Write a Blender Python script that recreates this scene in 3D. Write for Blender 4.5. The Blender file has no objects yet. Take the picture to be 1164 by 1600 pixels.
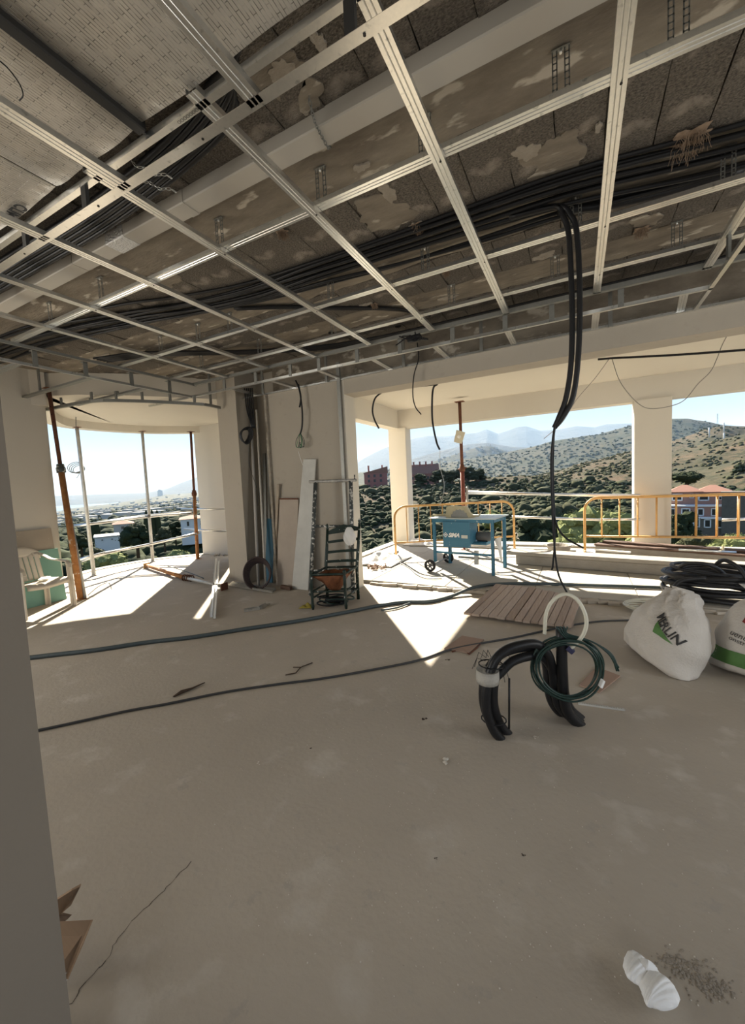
import bpy, bmesh, math, random
import numpy as np
from mathutils import Vector, Matrix
random.seed(7); np.random.seed(7)
PI = math.pi
SC = bpy.context.scene
COL = SC.collection

# ---------------------------------------------------------------- camera
YAW, PITCH, ROLL, FPX, CAMH = 0.480664, -0.0728594, -0.0472476, 616.87, 1.5
cy, sy, cp, sp = math.cos(YAW), math.sin(YAW), math.cos(PITCH), math.sin(PITCH)
FWD = Vector((-sy*cp, cy*cp, sp))
R0 = Vector((cy, sy, 0)); U0 = R0.cross(FWD)
CR, SR = math.cos(ROLL), math.sin(ROLL)
RIGHT = CR*R0 + SR*U0; UP = -SR*R0 + CR*U0
cam_d = bpy.data.cameras.new('camera'); cam = bpy.data.objects.new('camera', cam_d); COL.objects.link(cam)
cam_d.sensor_fit = 'HORIZONTAL'; cam_d.sensor_width = 36.0; cam_d.lens = 36.0*FPX/1164.0
cam_d.clip_start = 0.02; cam_d.clip_end = 60000
M = Matrix((RIGHT, UP, -FWD)).transposed().to_4x4(); M.translation = Vector((0, 0, CAMH)); cam.matrix_world = M
SC.camera = cam

# ---------------------------------------------------------------- sky, sun, exposure
SUN_EL = math.radians(31.7)
SUN_H = Vector((-0.641, 0.768, 0)).normalized()
SUN_DIR = Vector((SUN_H.x*math.cos(SUN_EL), SUN_H.y*math.cos(SUN_EL), math.sin(SUN_EL)))
w = bpy.data.worlds.new('sky'); SC.world = w; w.use_nodes = True
nt = w.node_tree; nt.nodes.clear()
wo = nt.nodes.new('ShaderNodeOutputWorld'); bg = nt.nodes.new('ShaderNodeBackground')
tcw = nt.nodes.new('ShaderNodeTexCoord'); sep = nt.nodes.new('ShaderNodeSeparateXYZ'); nt.links.new(tcw.outputs['Generated'], sep.inputs[0])
mr = nt.nodes.new('ShaderNodeMapRange'); mr.inputs['From Min'].default_value = -.25; mr.inputs['From Max'].default_value = 1.0; nt.links.new(sep.outputs['Z'], mr.inputs['Value'])
rw = nt.nodes.new('ShaderNodeValToRGB'); nt.links.new(mr.outputs[0], rw.inputs[0])
stops = [(-.25,(.40,.44,.46)),(0,(.66,.80,.92)),(.05,(.58,.75,.92)),(.12,(.44,.65,.90)),(.4,(.26,.46,.82)),(1,(.18,.34,.68))]
el = rw.color_ramp.elements
while len(el) < len(stops): el.new(.5)
for e, (z, c) in zip(el, stops): e.position = (z+.25)/1.25; e.color = (*c, 1)
vm = nt.nodes.new('ShaderNodeVectorMath'); vm.operation = 'DOT_PRODUCT'; vm.inputs[1].default_value = SUN_DIR; nt.links.new(tcw.outputs['Generated'], vm.inputs[0])
mm = nt.nodes.new('ShaderNodeMath'); mm.operation = 'MAXIMUM'; mm.inputs[1].default_value = 0; nt.links.new(vm.outputs['Value'], mm.inputs[0])
pw = nt.nodes.new('ShaderNodeMath'); pw.operation = 'POWER'; pw.inputs[1].default_value = 4; nt.links.new(mm.outputs[0], pw.inputs[0])
gl = nt.nodes.new('ShaderNodeMix'); gl.data_type = 'RGBA'; gl.blend_type = 'ADD'; gl.inputs['B'].default_value = (.13,.12,.10,1)
nt.links.new(pw.outputs[0], gl.inputs['Factor']); nt.links.new(rw.outputs[0], gl.inputs['A']); nt.links.new(gl.outputs['Result'], bg.inputs[0])
bg.inputs['Strength'].default_value = SKY_STRENGTH = 0.50
nt.links.new(bg.outputs[0], wo.inputs[0])
sun_d = bpy.data.lights.new('sun', 'SUN'); sun_d.energy = 12.0; sun_d.angle = math.radians(0.53); sun_d.color = (1.0, 0.93, 0.80)
sun = bpy.data.objects.new('sun', sun_d); COL.objects.link(sun)
sun.rotation_euler = SUN_DIR.to_track_quat('Z', 'Y').to_euler(); sun.location = (-20, 24, 20)
SC.view_settings.view_transform = 'Standard'; SC.view_settings.look = 'None'
SC.view_settings.gamma = 1.0; SC.view_settings.use_curve_mapping = False
SC.view_settings.exposure = 1.0
def fill_lamp(name, loc, rot, sx, sy, e):                              # added lamps at assumed openings in unseen walls, brightening the room
    l = bpy.data.lights.new(name, 'AREA'); l.shape = 'RECTANGLE'; l.size = sx; l.size_y = sy; l.energy = e; l.color = (1.0,.955,.88)
    o = bpy.data.objects.new(name, l); COL.objects.link(o); o.location = loc; o.rotation_euler = rot
fill_lamp('fill_lamp_right', (4.6,2.8,1.4), (0,math.radians(90),0), 2.4, 3.2, 55)
fill_lamp('fill_lamp_back', (1.6,-3.6,1.3), (math.radians(90),0,0), 3.8, 2.3, 32)
fill_lamp('fill_lamp_left', (-6.85,-1.7,1.4), (0,math.radians(-90),0), 2.4, 3.2, 105)

# ---------------------------------------------------------------- rays from photograph pixels to places in the room
def ray(px, py):
    return RIGHT*((px-582)/FPX) + UP*(-(py-799.5)/FPX) + FWD
CP = Vector((0, 0, CAMH))
def az_(px, py, z=0.0):
    d = ray(px, py); return CP + d*((z-CAMH)/d.z)
def ay_(px, py, y):
    d = ray(px, py); return CP + d*(y/d.y)
def ax_(px, py, x):
    d = ray(px, py); return CP + d*(x/d.x)

# ---------------------------------------------------------------- materials
def mat(name, col, rough=0.7, metal=0.0, var=0.0, vscale=8.0, col2=None, bump=0.0, bscale=40.0, detail=6.0, spots=None, spec=0.5, transm=0.0, ior=1.45, alpha=1.0, thresh=None, stretch=None, coord='Object'):
    m = bpy.data.materials.new(name); m.use_nodes = True
    t = m.node_tree; b = t.nodes['Principled BSDF']
    b.inputs['Base Color'].default_value = (*col, 1); b.inputs['Roughness'].default_value = rough; b.inputs['Metallic'].default_value = metal
    b.inputs['Specular IOR Level'].default_value = spec
    b.inputs['Transmission Weight'].default_value = transm; b.inputs['IOR'].default_value = ior; b.inputs['Alpha'].default_value = alpha
    need = var or bump or spots
    if need:
        tc = t.nodes.new('ShaderNodeTexCoord'); src = tc.outputs[coord]
        if stretch:
            mp = t.nodes.new('ShaderNodeMapping'); mp.inputs['Scale'].default_value = stretch
            t.links.new(src, mp.inputs[0]); src = mp.outputs[0]
    last = None
    if var:
        n = t.nodes.new('ShaderNodeTexNoise'); n.inputs['Scale'].default_value = vscale; n.inputs['Detail'].default_value = detail
        n.inputs['Roughness'].default_value = 0.62
        t.links.new(src, n.inputs['Vector'])
        r = t.nodes.new('ShaderNodeValToRGB'); c2 = col2 or tuple(c*0.6 for c in col)
        lo, hi = thresh or (0.5-0.22/max(var, .2), 0.5+0.22/max(var, .2))
        r.color_ramp.elements[0].position = max(0, lo); r.color_ramp.elements[1].position = min(1, hi)
        r.color_ramp.elements[0].color = (*c2, 1); r.color_ramp.elements[1].color = (*col, 1)
        t.links.new(n.outputs[0], r.inputs[0]); last = r.outputs[0]
    if spots:                                                        # (colour, scale, lo, hi)
        sc_, scl, lo, hi = spots
        n2 = t.nodes.new('ShaderNodeTexNoise'); n2.inputs['Scale'].default_value = scl; n2.inputs['Detail'].default_value = 5
        t.links.new(src, n2.inputs['Vector'])
        r2 = t.nodes.new('ShaderNodeValToRGB'); r2.color_ramp.elements[0].position = lo; r2.color_ramp.elements[1].position = hi
        r2.color_ramp.elements[0].color = (0, 0, 0, 1); r2.color_ramp.elements[1].color = (1, 1, 1, 1)
        t.links.new(n2.outputs[0], r2.inputs[0])
        mx = t.nodes.new('ShaderNodeMix'); mx.data_type = 'RGBA'
        mx.inputs['B'].default_value = (*sc_, 1)
        if last: t.links.new(last, mx.inputs['A'])
        else: mx.inputs['A'].default_value = (*col, 1)
        t.links.new(r2.outputs[0], mx.inputs['Factor']); last = mx.outputs['Result']
    if last: t.links.new(last, b.inputs['Base Color'])
    if bump:
        n3 = t.nodes.new('ShaderNodeTexNoise'); n3.inputs['Scale'].default_value = bscale; n3.inputs['Detail'].default_value = 8
        t.links.new(src, n3.inputs['Vector'])
        bp = t.nodes.new('ShaderNodeBump'); bp.inputs['Strength'].default_value = bump; bp.inputs['Distance'].default_value = 0.02
        t.links.new(n3.outputs[0], bp.inputs['Height']); t.links.new(bp.outputs[0], b.inputs['Normal'])
    return m

# ---------------------------------------------------------------- mesh collector
class MB:
    def __init__(s): s.v = []; s.f = []; s.sm = []
    def add(s, vs, fs, smooth=False):
        n = len(s.v); s.v += [tuple(p) for p in vs]; s.f += [tuple(i+n for i in f) for f in fs]; s.sm += [smooth]*len(fs); return s
    def box(s, lo, hi):
        (x0, y0, z0), (x1, y1, z1) = lo, hi
        return s.add([(x0,y0,z0),(x1,y0,z0),(x1,y1,z0),(x0,y1,z0),(x0,y0,z1),(x1,y0,z1),(x1,y1,z1),(x0,y1,z1)],
                     [(3,2,1,0),(4,5,6,7),(0,1,5,4),(1,2,6,5),(2,3,7,6),(3,0,4,7)])
    def frame(s, p, q, up=(0,0,1)):
        d = (Vector(q)-Vector(p)).normalized(); u = Vector(up)
        if abs(d.dot(u)) > .98: u = Vector((1,0,0)) if abs(d.x) < .9 else Vector((0,1,0))
        sd = d.cross(u).normalized(); return d, sd, sd.cross(d).normalized()
    def bar(s, p, q, w, h, up=(0,0,1), bev=0.0):
        d, sd, u = s.frame(p, q, up); p, q = Vector(p), Vector(q)
        if bev:
            b = min(bev, w*.45, h*.45); a, c = w/2, h/2
            sec = [(-a+b,-c),(a-b,-c),(a,-c+b),(a,c-b),(a-b,c),(-a+b,c),(-a,c-b),(-a,-c+b)]
        else: sec = [(-w/2,-h/2),(w/2,-h/2),(w/2,h/2),(-w/2,h/2)]
        return s.extr(sec, p, q, sd, u)
    def extr(s, sec, p, q, sd, u, close=True, caps=True):
        n = len(sec); vs = [p+sd*a+u*b for a, b in sec]+[q+sd*a+u*b for a, b in sec]
        fs = [(i,(i+1) % n,n+(i+1) % n,n+i) for i in range(n if close else n-1)]
        if caps and close: fs += [tuple(range(n-1,-1,-1)), tuple(range(n,2*n))]
        return s.add(vs, fs)
    def profile(s, sec, p, q, up=(0,0,1)):                            # open sheet-metal section, thickness from Solidify-like doubling
        d, sd, u = s.frame(p, q, up); t = 0.0012
        pts = [Vector((a, b)) for a, b in sec]; off = []
        for i, a in enumerate(pts):
            pr = pts[max(i-1,0)]; nx = pts[min(i+1,len(pts)-1)]; tg = (nx-pr).normalized(); off.append(a+Vector((-tg.y, tg.x))*t)
        ring = [(a.x, a.y) for a in pts]+[(a.x, a.y) for a in reversed(off)]
        n = len(ring); p, q = Vector(p), Vector(q)
        vs = [p+sd*a+u*b for a, b in ring]+[q+sd*a+u*b for a, b in ring]
        fs = [(i,(i+1) % n,n+(i+1) % n,n+i) for i in range(n)]
        m = len(pts)
        for k in (0, n):
            for i in range(m-1):
                f = (k+i, k+i+1, k+n-2-i, k+n-1-i); fs.append(f if k else f[::-1])
        return s.add(vs, fs)
    def tube(s, path, r, n=8, caps=True, closed=False):
        P = [Vector(p) for p in path]; N = len(P)
        rr = r if isinstance(r, (list, tuple)) else [r]*N
        vs = []; ref = None
        for i, p in enumerate(P):
            if closed: t = (P[(i+1) % N]-P[i-1])
            else: t = P[min(i+1,N-1)]-P[max(i-1,0)]
            t = t.normalized() if t.length > 1e-9 else Vector((0,0,1))
            if ref is None:
                ref = Vector((0,0,1)) if abs(t.z) < .9 else Vector((1,0,0))
            a = (ref - t*ref.dot(t))
            a = a.normalized() if a.length > 1e-6 else t.orthogonal().normalized()
            ref = a; b = t.cross(a)
            vs += [p+(a*math.cos(2*PI*k/n)+b*math.sin(2*PI*k/n))*rr[i] for k in range(n)]
        fs = []
        for i in range(N if closed else N-1):
            j = (i+1) % N
            for k in range(n): fs.append((i*n+k, i*n+(k+1) % n, j*n+(k+1) % n, j*n+k))
        s.add(vs, fs, True)
        if caps and not closed:
            o = len(s.v)-len(vs); s.f += [tuple(o+k for k in range(n-1,-1,-1)), tuple(o+(N-1)*n+k for k in range(n))]; s.sm += [False]*2
        return s
    def lathe(s, prof, c=(0,0,0), axis=(0,0,1), n=20, smooth=True, caps=True):
        ax = Vector(axis).normalized(); a = ax.orthogonal().normalized(); b = ax.cross(a); c = Vector(c)
        vs = [c+ax*z+(a*math.cos(2*PI*k/n)+b*math.sin(2*PI*k/n))*r for r, z in prof for k in range(n)]
        fs = [(i*n+k, i*n+(k+1) % n, (i+1)*n+(k+1) % n, (i+1)*n+k) for i in range(len(prof)-1) for k in range(n)]
        s.add(vs, fs, smooth)
        if caps:
            o = len(s.v)-len(vs); s.f += [tuple(o+k for k in range(n-1,-1,-1)), tuple(o+(len(prof)-1)*n+k for k in range(n))]; s.sm += [False]*2
        return s
    def poly(s, pts, z0, z1):                                         # vertical prism of a plan polygon
        n = len(pts); vs = [(x,y,z0) for x, y in pts]+[(x,y,z1) for x, y in pts]
        return s.add(vs, [(i,(i+1) % n,n+(i+1) % n,n+i) for i in range(n)]+[tuple(range(n-1,-1,-1)), tuple(range(n,2*n))])
    def slab(s, quad, t, n=None):                                     # 4+ coplanar corners given thickness along normal
        P = [Vector(p) for p in quad]
        nn = Vector(n) if n else (P[1]-P[0]).cross(P[2]-P[0]).normalized()
        k = len(P); vs = P+[p+nn*t for p in P]
        return s.add(vs, [(i,(i+1) % k,k+(i+1) % k,k+i) for i in range(k)]+[tuple(range(k-1,-1,-1)), tuple(range(k,2*k))])
    def grid(s, nu, nv, fn, smooth=True):
        vs = [fn(i/nu, j/nv) for j in range(nv+1) for i in range(nu+1)]
        return s.add(vs, [(j*(nu+1)+i, j*(nu+1)+i+1, (j+1)*(nu+1)+i+1, (j+1)*(nu+1)+i) for j in range(nv) for i in range(nu)], smooth)
    def build(s, name, m, parent=None, fix=True):
        me = bpy.data.meshes.new(name); o = bpy.data.objects.new(name, me); COL.objects.link(o)
        off = Vector((0,0,0))
        if parent is not None:
            base = parent
            while base is not None: off = off + base.location; base = base.parent
            o.parent = parent
        else:
            a = np.array(s.v); off = Vector((float((a[:,0].min()+a[:,0].max())/2), float((a[:,1].min()+a[:,1].max())/2), float(a[:,2].min())))
            o.location = off
        me.from_pydata([(x-off.x, y-off.y, z-off.z) for x, y, z in s.v], [], s.f)
        me.polygons.foreach_set('use_smooth', s.sm); me.materials.append(m)
        if fix:
            bm = bmesh.new(); bm.from_mesh(me); bmesh.ops.recalc_face_normals(bm, faces=bm.faces); bm.to_mesh(me); bm.free()
        me.update(); return o

def tag(o, label, cat, group=None, kind=None):
    o['label'] = label; o['category'] = cat
    if group: o['group'] = group
    if kind: o['kind'] = kind
    return o
def thing(name, loc, label, cat, group=None):
    o = bpy.data.objects.new(name, None); o.empty_display_size = .05; COL.objects.link(o); o.location = loc
    return tag(o, label, cat, group)
def struct(o, label=None):
    o['kind'] = 'structure'
    if label: o['label'] = label
    return o
ORD = ['first','second','third','fourth','fifth','sixth','seventh','eighth','ninth','tenth','eleventh','twelfth']
def spline(pts, n=8):
    P = [Vector(p) for p in pts]
    if len(P) < 3: return [P[0].lerp(P[-1], i/n) for i in range(n+1)]
    Q = [P[0]*2-P[1]]+P+[P[-1]*2-P[-2]]; out = []
    for i in range(1, len(Q)-2):
        a, b, c, d = Q[i-1], Q[i], Q[i+1], Q[i+2]
        for k in range(n):
            t = k/n; out.append(.5*((2*b)+(c-a)*t+(2*a-5*b+4*c-d)*t*t+(3*b-a-3*c+d)*t**3))
    out.append(P[-1]); return out
def text_mesh(txt, size, shear=0.0, spacing=1.0, bold=0.0):
    cu = bpy.data.curves.new('t', 'FONT'); cu.body = txt; cu.size = size; cu.shear = shear; cu.space_character = spacing; cu.offset = bold; cu.resolution_u = 3
    ob = bpy.data.objects.new('t', cu); COL.objects.link(ob)
    dg = bpy.context.evaluated_depsgraph_get(); me = bpy.data.meshes.new_from_object(ob.evaluated_get(dg))
    vs = [tuple(v.co) for v in me.vertices]; fs = [tuple(p.vertices) for p in me.polygons]
    bpy.data.objects.remove(ob); bpy.data.curves.remove(cu); bpy.data.meshes.remove(me)
    return vs, fs

# colours
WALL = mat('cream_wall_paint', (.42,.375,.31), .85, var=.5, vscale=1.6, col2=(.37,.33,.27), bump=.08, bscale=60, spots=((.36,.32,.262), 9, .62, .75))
WALLX = mat('cream_exterior_and_lit_paint', (.64,.60,.52), .85, var=.4, vscale=1.2, col2=(.59,.545,.465), bump=.06, bscale=50)  # exterior cream; on front end, bay and left walls its lightness imitates light
def floor_mat():
    m = mat('dusty_concrete_floor', (.49,.435,.36), .9, var=.8, vscale=.9, col2=(.385,.338,.277), detail=12, bump=.12, bscale=40, spots=((.52,.475,.41), 5, .58, .72)); t = m.node_tree; b = t.nodes['Principled BSDF']; tc = [n for n in t.nodes if n.type == 'TEX_COORD'][0]
    src = b.inputs['Base Color'].links[0].from_socket
    for scl, lo, hi, c in ((80, .68, .75, (.55,.51,.45,1)), (48, .70, .74, (.22,.19,.16,1)), (9, .60, .66, (.40,.36,.31,1))):
        n = t.nodes.new('ShaderNodeTexNoise'); n.inputs['Scale'].default_value = scl; n.inputs['Detail'].default_value = 9; n.inputs['Roughness'].default_value = .7; t.links.new(tc.outputs['Object'], n.inputs['Vector'])
        r = t.nodes.new('ShaderNodeMapRange'); r.inputs['From Min'].default_value = lo; r.inputs['From Max'].default_value = hi; r.inputs['To Max'].default_value = .75; t.links.new(n.outputs[0], r.inputs['Value'])
        x = t.nodes.new('ShaderNodeMix'); x.data_type = 'RGBA'; x.inputs['B'].default_value = c; t.links.new(src, x.inputs['A']); t.links.new(r.outputs[0], x.inputs['Factor']); src = x.outputs['Result']
    t.links.new(src, b.inputs['Base Color']); return m
FLOORM = floor_mat()
TERRM = mat('pale_concrete_terrace', (.47,.44,.375), .9, var=.5, vscale=2.2, col2=(.39,.36,.305), bump=.25, bscale=30)
RIB = mat('cast_concrete', (.31,.27,.21), .9, var=.9, vscale=4, col2=(.13,.105,.08), detail=12, bump=.6, bscale=22, spots=((.50,.45,.37), 6, .60, .66), stretch=(.6,1.6,1))
BLOCK = mat('porous_ceiling_block', (.27,.235,.19), .95, var=1.1, vscale=75, col2=(.06,.05,.04), bump=1.0, bscale=110, spots=((.38,.33,.27), 4, .56, .68))
GALV = mat('galvanised_steel', (.78,.77,.73), .28, .95, var=.5, vscale=60, col2=(.60,.61,.60), spots=((.42,.43,.42), 25, .62, .72), spec=.5)
GALVD = mat('dull_galvanised_steel', (.30,.30,.275), .5, .7, var=.5, vscale=40, col2=(.21,.21,.195))
WHITEP = mat('white_plastic_duct', (.50,.47,.415), .55, var=.3, vscale=3, col2=(.45,.42,.365))
BLACKP = mat('black_conduit_plastic', (.010,.010,.011), .40, spec=.3, var=.4, vscale=60, col2=(.018,.018,.019))
BLACKR = mat('black_cable_rubber', (.009,.009,.010), .5, spec=.3)
GREYCON = mat('grey_green_conduit', (.085,.11,.115), .55, var=.5, vscale=30, col2=(.05,.065,.07))

# ================================================================ the setting
ZC = 3.33                                                             # underside of the ceiling slab
RIM = [(-6.85,3.05),(-7.97,3.64),(-8.64,4.3),(-8.5,5.5),(-7.74,6.4)]
RIMS = [(p.x, p.y) for p in spline([(x, y, 0) for x, y in RIM], 5)]
def offs(pts, d):
    out = []
    for i, (x, y) in enumerate(pts):
        a = Vector(pts[max(i-1,0)]); b = Vector(pts[min(i+1,len(pts)-1)]); t = (b-a).normalized(); out.append((x-t.y*-d*-1, y+t.x*d*-1) if False else (x-t.y*d*1.0, y+t.x*d*1.0))
    return out
RIMO = offs(RIMS, -.22)
if sum(x for x, y in RIMO) > sum(x for x, y in RIMS): RIMO = offs(RIMS, .22)
b = MB(); b.poly([(-6.85,-3.5),(4.5,-3.5),(4.5,5.16),(-4.15,5.16),(-4.15,6.5),(-7.8,6.5)]+[p for p in reversed(RIMO)], -.3, 0)
struct(b.build('floor', FLOORM))
tf = bpy.data.objects.new('terrace_floor', None); COL.objects.link(tf); struct(tf, 'pale concrete terrace raised a little above the room floor')
xs = [-3.95,-2.75,-1.62,-.5,.62,1.75,2.9,4.6]; ys = [5.14,6.3,7.45,8.95]
for i in range(len(xs)-1):
    for j in range(3):
        m = MB(); z = .05+random.uniform(-.002,.002)
        m.bar(((xs[i]+xs[i+1])/2, ys[j]+.004, z/2-.1), ((xs[i]+xs[i+1])/2, ys[j+1]-.004, z/2-.1), xs[i+1]-xs[i]-.007, z+.2, bev=.004)
        m.build('floor_slab', TERRM, tf)
fc = [(103,1578),(118,1558),(140,1528),(165,1500),(182,1470),(205,1440),(240,1405),(268,1378),(300,1345)]; fl_ = bpy.data.objects['floor']; pp = [az_(x,y,.0006) for x, y in fc]; pp = [p+Vector((random.uniform(-.006,.006),random.uniform(-.006,.006),0)) for p in spline(pp,4)]; m = MB()
for a, c in zip(pp[:-1], pp[1:]):
    s_ = (c-a).normalized().cross(Vector((0,0,1)))*random.uniform(.0005,.0018); m.add([a-s_,a+s_,c+s_,c-s_],[(0,1,2,3)])
m.build('floor_crack', mat('crack_dirt', (.10,.085,.07), 1), fl_)
m = MB()                                                              # broken mortar bead along the step
for i in range(70):
    x = -2.75+i*.105; q = random.uniform
    m.bar((x,5.10+q(-.02,.02),.012+q(0,.008)), (x+.115,5.11+q(-.02,.02),.014+q(0,.012)), .05+q(0,.04), .03+q(0,.02), bev=.01)
o = struct(m.build('trim_1', FLOORM), 'ragged mortar edge along the terrace step')

MORT_ = mat('rough_plaster_strip', (.42,.38,.32), .95, var=.9, vscale=30, col2=(.22,.19,.15), bump=.8, bscale=60)
b = MB(); b.box((-2.83,4.702,0), (-2.80,4.98,2.92)); struct(b.build('wall_front_end', WALLX), 'end of the front wall coloured paler for bounced sun beside the wide opening'); b = MB(); b.box((-4.15,4.70,0), (-2.83,4.98,2.92)); b.box((-4.80,5.02,0), (-4.15,5.12,ZC+.03)); b.box((-4.25,4.98,0), (-4.15,6.6,ZC+.03)); struct(b.build('wall_front', WALL))  # thin end slab in lighter cream imitates sunlight bounced onto the reveal
b = MB(); b.poly([(-5.27,4.74),(-4.66,4.56),(-4.66,5.12),(-5.2,5.2)], 0, ZC+.03); struct(b.build('wall_column', WALL), 'cream column between the bay and the pipe recess')
b = MB(); b.box((-4.2,4.90,2.90), (4.5,5.0,ZC+.03)); struct(b.build('wall_raw_edge', RIB), 'raw concrete edge above the painted beam')
m = MB()
for i in range(26): m.box((-4.1+.33*i,4.885,2.95),(-4.1+.33*i+.33,4.9,3.02+random.uniform(-.01,.02)))
struct(m.build('trim_6', MORT_), 'rough plaster strip above the beam')
b = MB(); b.box((-2.80,4.70,2.72), (4.5,4.98,2.935)); struct(b.build('wall_beam', WALL), 'painted beam over the wide terrace opening')
b = MB(); b.box((-7.95,6.4,0), (-7.02,6.62,ZC+.03)); b.box((-6.74,6.4,0), (-4.15,6.62,ZC+.03)); b.box((-7.02,6.4,2.85),(-6.74,6.62,ZC+.03)); struct(b.build('wall_bay', WALLX))
b = MB(); b.box((-7.13,-3.5,0), (-6.93,-3.3,ZC+.03)); b.box((-7.13,-.1,0), (-6.93,3.06,ZC+.03)); b.box((-7.13,-3.3,2.6), (-6.93,-.1,ZC+.03)); struct(b.build('wall_left', WALLX))
b = MB(); n = len(RIMS)                                               # curved lintel over the bay
for i in range(n-1): b.poly([RIMS[i], RIMS[i+1], RIMO[i+1], RIMO[i]], 2.85, ZC+.2)
struct(b.build('wall_bay_lintel', WALLX), 'curved cream lintel above the bay opening')
b = MB()
for i in range(n-1):
    o2 = offs(RIMS, -.22 if RIMO == offs(RIMS, -.22) else .22)
    b.poly([RIMS[i], RIMS[i+1], RIMO[i+1], RIMO[i]], -.3, .012)
struct(b.build('trim_2', TERRM), 'pale screed rim along the bay edge')
b = MB(); b.bar((-1.28,-3.5,1.5), (-1.28,.405,1.5), .36, 3.14, bev=.004); struct(b.build('wall_near', mat('shade_darkened_plaster', (.20,.17,.137), .9, var=.4, vscale=2, col2=(.175,.15,.12), bump=.08, bscale=60)), 'plain plastered wall end close on the left')  # plaster colour darkened to stand in for the dim light on this wall
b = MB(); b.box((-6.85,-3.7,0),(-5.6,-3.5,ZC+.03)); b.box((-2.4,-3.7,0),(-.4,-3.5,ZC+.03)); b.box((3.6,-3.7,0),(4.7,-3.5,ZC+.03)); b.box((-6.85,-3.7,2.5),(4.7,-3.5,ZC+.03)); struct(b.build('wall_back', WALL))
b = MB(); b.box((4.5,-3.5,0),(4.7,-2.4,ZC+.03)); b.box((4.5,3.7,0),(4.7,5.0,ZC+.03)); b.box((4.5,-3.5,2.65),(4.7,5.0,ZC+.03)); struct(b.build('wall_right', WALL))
b = MB(); b.poly([(-7.0,3.02),(-6.5,3.3),(-6.0,3.78),(-5.55,4.35),(-5.2,4.85),(-4.7,5.1),(-4.2,6.5),(-7.8,6.5)]+[p for p in reversed(RIMS)], 3.0, ZC+.01); struct(b.build('ceiling_bay', WALLX), 'cream plaster soffit over the bay')
# porch
b = MB(); b.box((-3.95,4.98,3.13), (4.9,8.85,3.4)); struct(b.build('ceiling_porch', WALLX), 'cream plaster soffit of the terrace porch')
b = MB(); b.box((-3.90,4.98,2.72), (-3.65,8.75,3.14)); struct(b.build('wall_porch_side', WALLX), 'cream side beam of the porch')
b = MB(); b.box((-3.65,8.48,2.715), (4.9,8.75,3.14)); struct(b.build('wall_porch_front', WALLX), 'cream lintel along the far edge of the porch')
def pier(x0, x1, y0, y1, nm, lab):
    m = MB(); m.bar(((x0+x1)/2,(y0+y1)/2,-.05), ((x0+x1)/2,(y0+y1)/2,2.73), x1-x0, y1-y0, up=(0,1,0), bev=.006); struct(m.build(nm, WALLX), lab)
pier(-3.90,-3.47,8.45,8.77,'wall_pier_corner','white square pier at the left corner of the terrace')
pier(.90,1.44,8.42,8.76,'wall_pier_middle','white square pier in the middle of the terrace front')
pier(4.4,4.9,8.42,8.76,'wall_pier_end','white square pier at the right end of the terrace front')
b = MB(); b.box((-3.95,8.62,-.3), (4.9,8.98,.085)); struct(b.build('trim_3', TERRM), 'low pale kerb along the outer edge of the terrace')
b = MB(); b.box((-3.98,5.0,-.3), (-3.78,8.62,.075)); struct(b.build('trim_4', TERRM), 'low pale kerb along the left edge of the terrace')
b = MB(); b.box((-9,-3.7,-3.2), (4.9,8.9,-.3)); struct(b.build('wall_plinth', WALLX), 'storey below the room')

# ceiling: slab, cast joists, porous blocks between them
b = MB(); b.poly([(-7.05,-3.7),(4.7,-3.7),(4.7,4.98),(-4.15,4.98),(-4.15,6.6),(-7.8,6.6)]+[p for p in reversed(RIMO)], ZC+.02, ZC+.35)
ceil = b.build('ceiling', RIB); struct(ceil, 'raw ceiling slab of porous blocks between cast joists')
def jag(lo, hi, n, amp, fn):
    return [fn(lo+(hi-lo)*i/n, random.uniform(-amp, amp)) for i in range(n+1)]
for y0, y1 in ((.98,1.36),(1.92,2.26),(2.95,3.31),(3.82,4.16),(4.62,4.7)):
    m = MB(); e0 = jag(-6.85,4.5,90,.022,lambda x, r: (x, y0+r)); e1 = jag(-6.85,4.5,90,.022,lambda x, r: (x, y1+r))
    for i in range(90): m.poly([e0[i], e0[i+1], e1[i+1], e1[i]], ZC-.006, ZC+.03)
    m.build('joist', RIB, ceil)
bmesh_cache = []
for k in range(6):
    m = MB(); me = None
    n_ = 3; L, W = .2385, 1.0
    vs = []; 
    for j in range(9):
        for i in range(3):
            vs.append((-L/2+L*i/2+(random.uniform(-.003,.003) if i != 1 else 0), -.5+j/8, -.012+random.uniform(-.003,.003)))
    fs = [(j*3+i+3, j*3+i+4, j*3+i+1, j*3+i) for j in range(8) for i in range(2)]
    nb = len(vs); border = [0,1,2]+[5+3*j for j in range(8)]+[25,24]+[21-3*j for j in range(7)]
    vs2 = vs+[(vs[i][0], vs[i][1], .03) for i in border]
    for a in range(len(border)):
        c = (a+1) % len(border); fs.append((border[a], border[c], nb+c, nb+a))
    me = bpy.data.meshes.new('ceiling_block'); me.from_pydata(vs2, [], fs); me.materials.append(BLOCK); me.update(); bmesh_cache.append(me)
nblk = 0
for y0, y1 in ((1.36,1.92),(2.26,2.95),(3.31,3.82),(4.16,4.62)):
    for i in range(-24, 17):
        x = -.82+.2425*i+.121
        if x < -6.8 or x > 3.0: continue
        me = random.choice(bmesh_cache); o = bpy.data.objects.new('ceiling_block', me); COL.objects.link(o); o.parent = ceil
        o.location = Vector((x, (y0+y1)/2, ZC+random.uniform(-.004,.006)))-ceil.location; o.scale = (1, (y1-y0)-.006, 1)
        o.rotation_euler = (random.uniform(-.006,.006), random.uniform(-.015,.015), random.uniform(-.006,.006)+(PI if random.random() < .5 else 0)); nblk += 1
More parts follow.
